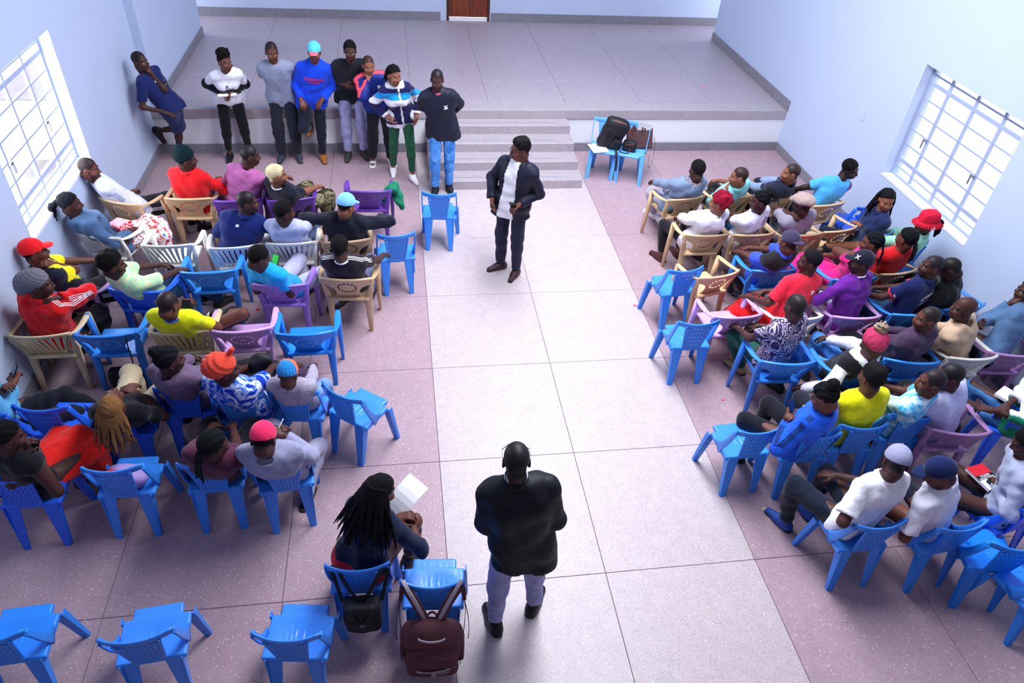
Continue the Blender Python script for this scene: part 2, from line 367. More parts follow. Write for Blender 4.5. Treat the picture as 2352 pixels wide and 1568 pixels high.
# ------------------------------------------------------------------ chairs
CH = {}
def chair_parts_A():
    P = []
    f = Field()
    f.box((0, .205, .425), (.205, .150, .022), .012, .008); f.box((0, .36, .423), (.152, .075, .020), .012, .012)
    f.ell((0, .20, .60), (.30, .26, .166), .02, sub=True)
    for a in (-.62, -.40, -.18, .18, .40, .62): f.cap((.10*a, .09, .437), (.34*a*.55, .40-.05*abs(a), .4415), .0035, .0035, .003)
    v, q = f.mesh(.0085); P.append(('seat', newmesh('seat', v, q, True)))
    # lattice of zigzag ribs
    b = MB(); z0, z1 = .445, .725; nb, nz = 6, 10
    def yv(z): return .058-(z-.43)*.17
    def hw(z): return .082+(z-z0)/(z1-z0)*.036
    for i in range(nb):
        rows = []
        for j in range(nz+1):
            z = z0+(z1-z0)*j/nz; zz = (.30 if j % 2 else -.30)
            c = (-1+2*(i+.5+zz)/nb)*hw(z)*.93; w = hw(z)/nb*.80
            for (dx, dy) in ((-w, -.006), (w, -.006), (w, .006), (-w, .006)): rows.append((c+dx, yv(z)+dy, z))
        fs = [(j*4+k, j*4+(k+1) % 4, (j+1)*4+(k+1) % 4, (j+1)*4+k) for j in range(nz) for k in range(4)]+[(3, 2, 1, 0), tuple(nz*4+k for k in range(4))]
        b.add(rows, fs)
    for z in (.445, .50, .556, .612, .668, .724): b.box((-hw(z), yv(z)-.002, z-.006), (hw(z), yv(z)+.007, z+.006))
    for sg in (-1, 1): b.sweep([(sg*hw(z)*1.02, yv(z), z) for z in np.linspace(.42, .75, 7)], (1, 0, 0), .022, .018)
    b.sweep([(-.09, yv(.44), .437), (.09, yv(.44), .437)], (0, 0, 1), .03, .018)
    P.append(('back_panel', b.me('back_panel')))
    rail = [(x, .0+.045*(abs(x)/.205)**2.2, .752+.02*(abs(x)/.205)**2) for x in np.linspace(-.205, .205, 13)]
    P.append(('top_rail', MB().sweep(rail, (0, -.17, 1), .056, .018).me('top_rail', True)))
    for sg in (-1, 1):
        w = bez([(sg*.200, .045, .765), (sg*.208, .085, .66), (sg*.208, .12, .52), (sg*.206, .21, .43)], 8)
        P.append(('side_post', MB().sweep(w, (0, 1, .35), [.050, .048, .048, .05, .054, .06, .07, .09, .12], .014).me('side_post', True)))
    def leg(top, bot, w0, w1):
        top, bot = np.array(top), np.array(bot); b = MB()
        pts = [top*(1-t)+bot*t for t in np.linspace(0, 1, 5)]; ws = [w0*(1-t)+w1*t for t in np.linspace(0, 1, 5)]
        b.sweep(pts, (1, 0, 0), ws, .012); sg = 1 if top[0] > 0 else -1
        b.sweep([p+np.array([sg*wv*.5, .016, 0]) for p, wv in zip(pts, ws)], (0, 1, 0), [x*.72 for x in ws], .010)
        return b.me('leg')
    for sg in (-1, 1):
        P.append(('leg', leg((sg*.125, .065, .43), (sg*.140, .002, 0), .105, .046)))
        P.append(('leg', leg((sg*.185, .35, .425), (sg*.215, .425, 0), .07, .042)))
    return P
def fan_panel(pierced):
    """armchair back: a fan-shaped shell with an oval medallion, made flat then bent"""
    f = Field(); hgt = .30
    f.box((0, 0, hgt/2), (.30, .006, hgt/2), .004, .002)
    for sg in (-1, 1): f.ell((sg*.335, 0, .075), (.205, .05, .150), .01, sub=True)
    if pierced:
        for i in range(14):
            a = 2*PI*i/14; f.ell((.098*math.cos(a), 0, .165+.073*math.sin(a)), (.019, .03, .010) if abs(math.cos(a)) < .7 else (.010, .03, .015), .002, sub=True)
        for i in range(7):
            a = 2*PI*i/7+PI/2; f.ell((.042*math.cos(a), .006, .165+.032*math.sin(a)), (.022, .008, .014), .002)
        f.ell((0, .006, .165), (.02, .012, .015), .003)
    else:
        for i in range(26):
            a = 2*PI*i/26; f.ell((.108*math.cos(a), 0, .16+.075*math.sin(a)), (.006, .03, .005), .001, sub=True)
        for i in range(12):
            a = 2*PI*i/12; f.ell((.07*math.cos(a), -.006, .16+.048*math.sin(a)), (.024, .006, .012), .002)
        f.ell((0, -.006, .16), (.032, .010, .022), .003); f.ell((0, .0, .16), (.01, .03, .007), .001, sub=True)
    v, q = f.mesh(.0062, lo=(-.305, -.03, -.012), hi=(.305, .03, hgt+.012))
    x, y, z = v[:, 0], v[:, 1], v[:, 2]; zz = z/hgt
    x2 = x*(.90+.02*zz); v2 = np.stack([x2, .165-.16*zz+y+.10*(np.abs(x2)/.28)**2*np.clip(zz, 0, 1), .435+.305*zz-.05*(np.abs(x2)/.28)**2.5*zz], 1)
    return newmesh('backrest', v2, q, True)
def leg_b(pts, ws, ts, side=(1, 0, 0)): return MB().sweep(pts, side, ws, ts).me('leg', True)
def arm_common(P):
    f = Field(); f.box((0, .315, .425), (.205, .205, .018), .012, .008); f.ell((0, .30, .56), (.34, .34, .128), .02, sub=True)
    v, q = f.mesh(.012); P.append(('seat', newmesh('seat', v, q, True)))
    for sg in (-1, 1):
        a = bez([(sg*.235, .07, .712), (sg*.268, .12, .69), (sg*.275, .22, .655), (sg*.270, .40, .650), (sg*.266, .47, .655)], 10)
        P.append(('armrest', MB().sweep(a, (1, 0, 0), [.03, .036, .042, .046, .05, .054, .056, .058, .056, .05, .036], .016).me('armrest', True)))
        P.append(('leg', leg_b([(sg*.268, .445, .648), (sg*.266, .465, .45), (sg*.264, .50, .2), (sg*.262, .525, 0)], [.058, .06, .052, .04], [.05, .05, .042, .03], (0, 1, 0))))
        P.append(('leg', leg_b([(sg*.250, .095, .685), (sg*.222, .15, .53), (sg*.195, .175, .40), (sg*.197, .165, .2), (sg*.20, .145, 0)], [.024, .06, .075, .06, .042], [.03, .035, .04, .034, .028])))
def rail_pts(): return [(x, .004+.085*(abs(x)/.255)**2.3, .742-.03*(abs(x)/.255)**2.5) for x in np.linspace(-.255, .255, 15)]
def chair_parts_B(pierced):
    P = [('backrest', fan_panel(pierced)), ('top_rail', MB().sweep(rail_pts(), (0, -.4, 1), .03, .026).me('top_rail', True))]; arm_common(P); return P
def chair_parts_C():
    P = [('top_rail', MB().sweep(rail_pts(), (0, -.4, 1), .045, .02).me('top_rail', True))]; arm_common(P)
    for i in range(8):
        u = -1+2*i/7; b = bez([(u*.135, .165, .432), (u*.15, .10, .56), (u*.215, .01+.06*u*u, .735-.02*u*u)], 6)
        P.append(('slat', MB().sweep(b, (1, 0, 0), [.026, .025, .025, .027, .03, .034, .04], .012).me('slat', True)))
    P.append(('lower_rail', MB().sweep([(-.16, .165, .435), (.16, .165, .435)], (0, 0, 1), .05, .02).me('lower_rail', True)))
    for sg in (-1, 1):
        b = bez([(sg*.16, .165, .432), (sg*.16, .11, .58), (sg*.25, .085, .712)], 6)
        P.append(('slat', MB().sweep(b, (1, 0, 0), [.04, .03, .026, .026, .03, .036, .05], .014).me('slat', True)))
    return P
PARTS = {'A': chair_parts_A(), 'B': chair_parts_B(False), 'T': chair_parts_B(True), 'C': chair_parts_C()}
PCOL = {'blue': '#358cf5', 'deep': '#2066f0', 'mid': '#2f8cea', 'bright': '#1a88f5', 'tan': '#d0b088', 'purple': '#6a3ba6', 'lilac': '#9a74cf', 'pink': '#cfa0d8', 'mauve': '#a77bb0', 'white': '#ebe6e0', 'cream': '#d8c39c', 'pale': '#62aef8'}
CW = {'A': .41, 'B': .50, 'T': .50, 'C': .49}
def chair(key, typ, colr, mid, face, label, group='plastic chairs in the hall'):
    """mid = floor position under the middle of the back's top rail, face = degrees clockwise from the stage direction"""
    nm = 'plastic_chair' if typ == 'A' else 'plastic_armchair'
    r = link(nm, None, None, None, (mid[0], mid[1], 0), -math.radians(face), label=label, category='chair', group=group)
    m = mat('plastic_'+colr, PCOL[colr], kind='plastic')
    for n, me in PARTS[typ]: link(n, me, m, r)
    CH[key] = (typ, np.array(mid[:2]), face); return r
def chair_px(key, typ, colr, a, b, c, d, label, face=None, **kw):
    z = .77 if typ == 'A' else .72
    P, Q = at((a, b), z), at((c, d), z); v = Q-P; f = math.degrees(math.atan2(-v[1], v[0])) if face is None else face
    chair(key, typ, colr, (P+Q)/2, f, label, **kw)
B_, T_, A_, C_ = 'B', 'T', 'A', 'C'
for a in [
 ('L1', T_, 'tan', 210, 459, 312, 480, 'tan armchair by the left window under the person in a white shirt'),
 ('L2', T_, 'tan', 371, 463, 485, 463, 'tan plastic armchair under the person in red jacket and dark knit cap'),
 ('L3', B_, 'purple', 487, 470, 600, 465, 'purple armchair under the person in the dusty pink hoodie'),
 ('L4', B_, 'purple', 611, 470, 728, 460, 'purple armchair under the person with short blond hair'),
 ('L5', B_, 'purple', 792, 446, 895, 446, 'empty purple armchair with a green cloth hanging over its right armrest'),
 ('L6', A_, 'blue', 968, 447, 1048, 450, 'lone empty blue chair at the foot of the steps'),
 ('L7', C_, 'white', 164, 541, 263, 557, 'white slatted armchair under the person holding a red box by the wall'),
 ('L8', C_, 'white', 321, 573, 439, 571, 'empty white slatted armchair in the second left row'),
 ('L9', C_, 'white', 483, 580, 590, 572, 'white slatted armchair under the person in the navy jacket'),
 ('L10', C_, 'white', 608, 569, 725, 565, 'white slatted armchair under the person in the pale grey T-shirt'),
 ('L11', T_, 'tan', 742, 566, 856, 556, 'tan armchair under the person in the light blue cap'),
 ('L12', A_, 'blue', 866, 547, 955, 540, 'empty blue chair at the aisle end of the second left row'),
 ('L13', B_, 'mauve', 92, 676, 190, 684, 'mauve armchair at the left wall under the person in a red cap'),
 ('L14', B_, 'deep', 238, 673, 362, 681, 'deep blue armchair under the person in a pastel tie-dye shirt'),
 ('L15', B_, 'mid', 411, 636, 537, 630, 'empty blue armchair between the tie-dye shirt and the turquoise shirt'),
 ('L16', B_, 'lilac', 584, 663, 695, 663, 'lilac armchair under the person in the turquoise T-shirt'),
 ('L17', T_, 'tan', 731, 648, 853, 650, 'tan armchair with pierced medallion under the person in a black striped-shoulder T-shirt'),
 ('L18', C_, 'cream', 5, 784, 155, 779, 'cream slatted armchair under the person in the red tracksuit top'),
 ('L19', B_, 'mid', 167, 782, 298, 777, 'empty blue armchair with a black bag strap over its back'),
 ('L20', C_, 'cream', 336, 777, 477, 771, 'cream slatted armchair under the person in the yellow jersey'),
 ('L21', B_, 'pink', 481, 773, 618, 765, 'empty pink armchair in the fourth left row'),
 ('L22', B_, 'bright', 636, 779, 764, 772, 'empty bright blue armchair at the aisle end of the fourth left row'),
 ('L24', A_, 'deep', 25, 943, 150, 945, 'empty deep blue chair left of the person with long tan braids'),
 ('L25', A_, 'deep', 191, 942, 317, 945, 'blue chair with long tan braids hanging behind its back'),
 ('L26', A_, 'deep', 349, 903, 475, 893, 'blue chair under the person in the purple-grey hooded top'),
 ('L27', A_, 'blue', 484, 927, 607, 915, 'blue chair under the person in an orange head wrap'),
 ('L28', A_, 'blue', 605, 906, 735, 910, 'blue chair under the small person in an orange and blue cap'),
 ('L29', A_, 'blue', 735, 888, 822, 929, 'empty blue chair turned aside at the aisle, beside the orange and blue cap'),
 ('L31', A_, 'blue', 184, 1088, 321, 1080, 'blue chair with a lilac bag on its seat'),
 ('L32', A_, 'blue', 402, 1079, 541, 1064, 'blue chair under the person in the maroon top with black braids'),
 ('L33', A_, 'blue', 586, 1081, 706, 1058, 'blue chair under the person in the pink cap'),
 ('L34', A_, 'blue', 741, 1314, 895, 1308, 'blue chair with a small black backpack hung behind a person in a black top'),
 ('L35', A_, 'blue', 915, 1351, 1070, 1349, 'empty blue chair with a brown backpack hung on its back'),
 ('L36', A_, 'blue', 570, 1471, 736, 1474, 'rightmost of the three empty blue chairs along the bottom left'),
 ('L37', A_, 'blue', 219, 1490, 398, 1459, 'middle one of the three empty blue chairs along the bottom left'),
 ('R0a', A_, 'pale', 1427, 276, 1368, 270, 'blue chair beside the steps with a large black backpack on it'),
 ('R0b', A_, 'pale', 1496, 287, 1434, 276, 'blue chair beside the steps with a brown briefcase on it'),
 ('R1', T_, 'tan', 1540, 467, 1628, 456, 'tan armchair under the person in the grey jacket with furry hood'),
 ('R2', T_, 'tan', 1655, 460, 1727, 456, 'tan armchair under the person in the pale teal shirt'),
 ('R3', T_, 'tan', 1751, 463, 1821, 457, 'tan armchair under the person in the dark jacket with a grey band'),
 ('R4', T_, 'tan', 1870, 482, 1957, 468, 'tan armchair under the person in the sky blue jersey'),
 ('R5', A_, 'deep', 1962, 487, 2034, 462, 'empty blue chair against the right wall behind the person in a navy polo'),
 ('R6', A_, 'mid', 2008, 548, 2068, 528, 'blue chair under the person in a navy polo at the right wall'),
 ('R7', T_, 'tan', 1580, 548, 1679, 546, 'tan armchair under the person with red curly hair'),
 ('R8', T_, 'tan', 1693, 548, 1786, 543, 'tan armchair under the person with a high bun in a white printed T-shirt'),
 ('R9', T_, 'tan', 1809, 548, 1894, 543, 'tan armchair under the person in the beige flat cap'),
 ('R10', T_, 'tan', 1896, 543, 1989, 525, 'empty tan armchair right of the person in the beige flat cap'),
 ('R11', A_, 'blue', 1541, 628, 1617, 619, 'empty blue chair at the aisle end of the third right row'),
 ('R12', T_, 'tan', 1612, 650, 1715, 628, 'empty tan armchair in the third right row'),
 ('R13', B_, 'mid', 1732, 631, 1842, 626, 'blue armchair under the person in the blue and black jersey with backward cap'),
 ('R14', B_, 'mid', 1920, 652, 2027, 645, 'blue armchair under the person in the hot pink dress'),
 ('R15', T_, 'tan', 2028, 641, 2125, 623, 'tan armchair under the person in the red top with black braids'),
 ('R17', B_, 'pink', 1655, 739, 1757, 731, 'empty pink armchair at the aisle end of the fourth right row'),
 ('R18', B_, 'white', 1790, 742, 1900, 736, 'white armchair under the person in the coral red T-shirt'),
 ('R19', B_, 'pink', 1925, 738, 2032, 736, 'pink armchair under the person in the purple sweater'),
 ('R20', B_, 'mid', 2060, 733, 2165, 724, 'blue armchair under the person in the navy printed jersey'),
 ('R21', B_, 'mid', 2178, 722, 2282, 707, 'blue armchair at the right wall under the person in black'),
 ('R22', A_, 'blue', 1560, 748, 1655, 745, 'empty blue chair in the aisle left of the paisley shirt'),
 ('R23', B_, 'blue', 1760, 843, 1878, 843, 'blue armchair under the person in the paisley shirt'),
 ('R24', B_, 'mid', 1928, 866, 2040, 862, 'blue armchair under the person in the bobble hat'),
 ('R25', B_, 'mid', 2055, 838, 2160, 843, 'blue armchair under the person in the brown sweater'),
 ('R26', B_, 'white', 2196, 834, 2305, 828, 'white armchair under the person in the beige hooded top'),
 ('R27', B_, 'mauve', 2285, 822, 2402, 826, 'mauve armchair at the right edge under the person in the grey jacket'),
 ('R28', A_, 'blue', 1695, 1002, 1805, 989, 'empty blue chair at the aisle left of the bright blue hooded top'),
 ('R29', A_, 'blue', 1833, 1007, 1931, 1005, 'blue chair under the person in the bright blue hooded top'),
 ('R30', A_, 'blue', 1938, 987, 2043, 984, 'blue chair under the person in the plain yellow T-shirt'),
 ('R31', A_, 'blue', 2062, 961, 2149, 962, 'blue chair under the person in the pale blue tie-dye T-shirt'),
 ('R32', B_, 'mauve', 2158, 1003, 2286, 1007, 'mauve armchair under the person in the plain pale T-shirt'),
 ('R34', A_, 'blue', 1974, 1220, 2088, 1207, 'blue chair under the person in white polo and grey cap'),
 ('R35', A_, 'blue', 2169, 1228, 2277, 1207, 'blue chair under the person in white polo and navy cap'),
]: chair_px(*a)
def chair_legs(key, colr, a, b, label):
    P, Q = at(a), at(b); v = Q-P; chair(key, 'A', colr, (P+Q)/2, math.degrees(math.atan2(-v[1], v[0])), label)
chair_legs('L30', 'deep', (71, 1261), (151, 1253), 'deep blue chair at the left edge under the person in a red dress')
chair_legs('R33', 'deep', (2250, 1080), (2296, 1095), 'blue chair at the right edge under the person in the green jersey')
chair_legs('R36', 'bright', (2194, 1397), (2267, 1403), 'empty bright blue chair at the lower right edge')
def chair_off(key, colr, px, z, off, face, label, typ='A'):
    P = at(px, z); a = -math.radians(face); c, s = math.cos(a), math.sin(a)
    chair(key, typ, colr, (P[0]-(c*off[0]-s*off[1]), P[1]-(s*off[0]+c*off[1])), face, label)
chair_off('L38', 'bright', (65, 1392), .44, (0, .43), -3, 'empty blue chair in the bottom left corner')
chair_off('R37', 'deep', (2258, 1204), .45, (-.205, .16), -12, 'deep blue chair at the right edge under the person in a grey sweatshirt')
chair_off('R38', 'bright', (2318, 1483), 0, (-.14, 0), -12, 'blue chair cut off by the bottom right edge')
chair('L23', 'A', 'deep', (-3.24, 4.32), 14, 'deep blue chair at the left wall under the person in denim')
chair('R16', 'A', 'mid', (5.80, 6.28), -25, 'blue chair under the person in the red bucket hat')
# ------------------------------------------------------------------ people
M_SKIN = mat('skin', kind='attr', rough=.52, spec=.28, bump=.05, bscale=120)
M_CLOTH = mat('woven_cloth', kind='attr', rough=.85, spec=.2, bump=.6, bscale=20, sheen=.15)
M_SATIN = mat('smooth_cloth', kind='attr', rough=.58, spec=.28, bump=.45, bscale=18)
M_HAIR = mat('hair', kind='attr', rough=.8, spec=.15, bump=.6, bscale=150)
M_SHOE = mat('shoe', kind='attr', rough=.5, spec=.4, bump=.08)
M_KNIT = mat('knit', kind='attr', rough=.95, spec=.1, bump=.8, bscale=110)
def patmat(name, stops, scale, kind='noise', distort=1.5, interp='LINEAR'):
    if name in MATS: return MATS[name]
    t = NT(name); co = t.coords()
    if kind == 'noise':
        o = t.n('TexNoise', Scale=scale, Detail=3, Roughness=.6, Distortion=distort); t.l(co, o.inputs['Vector']); src = o.outputs[0]
    elif kind == 'wave':
        o = t.n('TexWave', Scale=scale, Distortion=distort, Detail=2); t.l(co, o.inputs['Vector']); src = o.outputs['Fac']
    elif kind == 'paisley':
        o = t.n('TexNoise', Scale=scale, Detail=1, Distortion=.6); t.l(co, o.inputs['Vector'])
        q = t.n('TexVoronoi', Scale=scale*.9); t.l(o.outputs['Color'], q.inputs['Vector']); q.inputs['Scale'].default_value = 5
        ml = t.n('Math', _operation='MULTIPLY'); ml.inputs[1].default_value = 26; t.l(q.outputs['Distance'], ml.inputs[0])
        sn = t.n('Math', _operation='SINE'); t.l(ml.outputs[0], sn.inputs[0]); src = sn.outputs[0]
    t.color(t.ramp(src, [(p, lin(c)) for p, c in stops], interp)); t.rough(.85, .2)
    t.bump(t.noise(34, 4).outputs[0], .2, .006); MATS[name] = t.m; return t.m
PATS = {
 'tiedye_pastel': lambda: patmat('tiedye_pastel', [(.3, '#f0a08a'), (.42, '#e9f0c0'), (.52, '#a8e6b8'), (.62, '#e8e8a0'), (.72, '#6ab0d8')], 6),
 'tiedye_blue': lambda: patmat('tiedye_blue', [(.36, '#0c2a9c'), (.46, '#1c50d8'), (.54, '#a8c4f8'), (.62, '#f0f4ff')], 9),
 'tiedye_sky': lambda: patmat('tiedye_sky', [(.38, '#1f9fe0'), (.48, '#7fd0f4'), (.6, '#e6f6fc')], 7),
 'paisley': lambda: patmat('paisley', [(.2, '#3a3158'), (.36, '#4a3f6c'), (.42, '#efe6f6'), (.75, '#f4ecf8'), (.8, '#b49cc8')], 5, 'paisley'),
 'camo': lambda: patmat('camo', [(.4, '#2e2c22'), (.48, '#6b6448'), (.56, '#8d8568'), (.64, '#3a4030')], 11, 'noise', .5, 'CONSTANT'),
 'heather': lambda: patmat('heather', [(.35, '#8f88a0'), (.65, '#b8b0c4')], 40),
 'denim': lambda: patmat('denim', [(.3, '#2b5c94'), (.7, '#4f86c4')], 7), 'denim_worn': lambda: patmat('denim_worn', [(.3, '#2f6fc0'), (.6, '#5a9ae4'), (.75, '#c8dcf4')], 6),
 'denim_dark': lambda: patmat('denim_dark', [(.3, '#1d3a58'), (.7, '#2d5478')], 8), 'bluegrey_jean': lambda: patmat('bluegrey_jean', [(.3, '#8f8fc0'), (.7, '#b4b4dc')], 7),
 'floral': lambda: patmat('floral', [(.38, '#d8343c'), (.46, '#f0eef4'), (.6, '#f0eef4'), (.66, '#3f8fa8')], 26, 'noise', .2, 'CONSTANT'),
 'beanie_pink': lambda: patmat('beanie_pink', [(.42, '#c22a5e'), (.5, '#f0b0c8'), (.6, '#b81f50')], 42, 'wave', 3),
}
def unit(v): v = np.array(v, float); return v/(np.linalg.norm(v)+1e-9)
def ik(a, tgt, l1, l2, pole):
    d = tgt-a; D = np.linalg.norm(d)+1e-9; dr = d/D; D = min(max(D, abs(l1-l2)+.03), (l1+l2)*.998); end = a+dr*D
    c = (l1*l1+D*D-l2*l2)/(2*l1*D); c = max(-1, min(1, c)); pp = np.array(pole, float); pp = unit(pp-dr*pp.dot(dr))
    return a+dr*l1*c+pp*l1*math.sqrt(max(0, 1-c*c)), end
def colored(name, v, q, cols, m, parent, smooth=True):
    me = newmesh(name, v, q, smooth); a = me.color_attributes.new('Col', 'FLOAT_COLOR', 'POINT')
    c = np.ones((len(v), 4), np.float32); c[:, :3] = cols; a.data.foreach_set('color', c.ravel()); return link(name, me, m, parent)
def join(parts):
    V, Q, n = [], [], 0
    for v, q in parts: V.append(v); Q.append(q+n); n += len(v)
    return np.concatenate(V), np.concatenate(Q)
def folds(amp, seed, fr=26):
    r = np.random.default_rng(seed); K = r.normal(size=(5, 3)); K /= np.linalg.norm(K, axis=1)[:, None]; K *= fr*r.uniform(.6, 1.6, 5)[:, None]; ph = r.uniform(0, 6.28, 5)
    def f(X, Y, Z):
        w = np.sin(.45*(K[0][0]*X+K[0][1]*Y+K[0][2]*Z)+ph[0])*1.6; s = 0
        for i in range(1, 5): s = s+np.sin(K[i][0]*X+K[i][1]*Y+K[i][2]*Z+ph[i]+w)
        return amp*s*.5
    return f
def hand(F, wr, d, n, side, curl, s):
    """palm, four fingers of unequal length with three bends each, thumb leaving the side of the palm"""
    d = unit(d); n = unit(np.array(n)-d*np.dot(n, d)); td = np.cross(d, n)*side
    F.cap(wr-d*.03*s, wr+d*.01*s, .027*s, .024*s, .01)
    L = (.070, .079, .073, .056); lat = (.031, .010, -.011, -.030); base = (.086, .090, .086, .078)
    for i in range(4):
        kn = wr+d*base[i]*s+td*lat[i]*s; F.cap(wr+d*.015*s+td*lat[i]*.55*s, kn, .017*s, .0125*s, .014)
        th = curl*.95; p = kn; spread = td*lat[i]*1.6
        for j, fr in enumerate((.44, .32, .24)):
            dd = unit(d*math.cos(th)+n*math.sin(th)+spread); e = p+dd*L[i]*fr*s; F.cap(p, e, (.0098-.0009*j)*s, (.0090-.0010*j)*s, .003); p = e; th += curl*(1.15, .8)[min(j, 1)]
    b = wr+d*.022*s+td*.022*s; k1 = b+unit(td*.75+d*.6+n*.35)*.042*s; k2 = k1+unit(d*.85+td*.15+n*(.3+.5*curl))*.032*s; k3 = k2+unit(d*.8-td*.15+n*(.35+.6*curl))*.024*s
    F.cap(b, k1, .0155*s, .0125*s, .012); F.cap(k1, k2, .0118*s, .0105*s, .003); F.cap(k2, k3, .0105*s, .0085*s, .003)
def rotm(yaw, pitch, roll):
    """columns right, forward, up; yaw clockwise from +y, pitch positive looking down, roll positive tilting to the right"""
    f = np.array([math.sin(yaw)*math.cos(pitch), math.cos(yaw)*math.cos(pitch), -math.sin(pitch)]); r = np.array([math.cos(yaw), -math.sin(yaw), 0]); u = np.cross(r, f)
    return np.stack([r*math.cos(roll)-u*math.sin(roll), f, r*math.sin(roll)+u*math.cos(roll)], 1)
SKINS = {'d': '#4a2c26', 'm': '#643b2f', 'l': '#8c5843', 'k': '#33201f'}
def head_field(s, nb, female=False, chubby=0):
    F = Field(); c = chubby
    F.ell((0, -.012, .036), (.0755+c*.3, .095, .088), .02); F.ell((0, .030, -.030), (.0625+c, .066, .082), .03); F.ell((0, .048, -.083), (.040+c if not female else .034+c, .038, .030), .03)
    F.cap((-.034, .080, .019), (.034, .080, .019), .013, .013, .014); F.cap((0, .092, .010), (0, .110, -.028), .0085, .0135, .010); F.cap((-.015, .100, -.034), (.015, .100, -.034), .0105, .0105, .008)
    for g in (-1, 1):
        F.ell((g*.031, .101, .001), (.019, .016, .012), .010, sub=True); F.ell((g*.040, .070, -.032), (.026, .026, .024), .02)
        F.ell((g*.031, .079, .001), (.0125, .0125, .0125), .004); F.ell((g*(.077+c*.5), -.006, -.012), (.010, .022, .033), .006); F.ell((g*(.084+c*.5), -.001, -.010), (.006, .012, .02), .004, sub=True)
    F.cap((-.019, .094, -.062), (.019, .094, -.062), .0085, .0085, .006); F.cap((-.016, .092, -.074), (.016, .092, -.074), .0095, .0095, .006)
    for p in F.p:
        pass
    F.cap((0, -.030, -.065), nb, .050 if female else .056, .060, .03)
    return F
def head_colors(v, sk, beard=None, scalp=None):
    c = np.tile(np.array(sk), (len(v), 1)); x, y, z = v[:, 0], v[:, 1], v[:, 2]
    if scalp is not None:
        w = np.clip((z-np.where(y > 0, 1.05*y-.026, .62*y-.018)-.02*(np.abs(x) < .05)*(y > .03))/.016, 0, 1)*(np.hypot(y+.004, (z+.012)*.8) > .034 if True else 1)*(z > -.075); w = np.where(np.abs(x) > .082, 0, w)[:, None]*.92; c = c*(1-w)+np.array(lin(scalp))*w
    lip = (np.abs(z+.068) < .016) & (np.abs(x) < .030-np.abs(z+.068)*.6) & (y > .088); c[lip] = c[lip]*np.array([1.15, .72, .75])
    br = (np.abs(z-.024-.1*(.03-np.abs(np.abs(x)-.03))) < .006) & (np.abs(np.abs(x)-.032) < .020) & (y > .06); c[br] *= .3
    if beard is not None: bm = (z < -.045) & (y > .02) & ~lip & (z > -.14); c[bm] = c[bm]*(1-beard)+np.array(lin('#120d0d'))*beard
    for g in (-1, 1):
        d = np.sqrt(((x-g*.031)/1.25)**2+(z-.001)**2); e = (d < .0095) & (y > .075); c[e] = lin('#9a8c88'); i = (np.sqrt((x-g*.031)**2+(z-.001)**2) < .0060) & (y > .075); c[i] = lin('#0c0808')
        nost = (np.abs(x-g*.009) < .004) & (np.abs(z+.044) < .004) & (y > .098); c[nost] *= .4
    return c
HAIRLINE = [((0, 0, .003), (0, .60, -.8))]
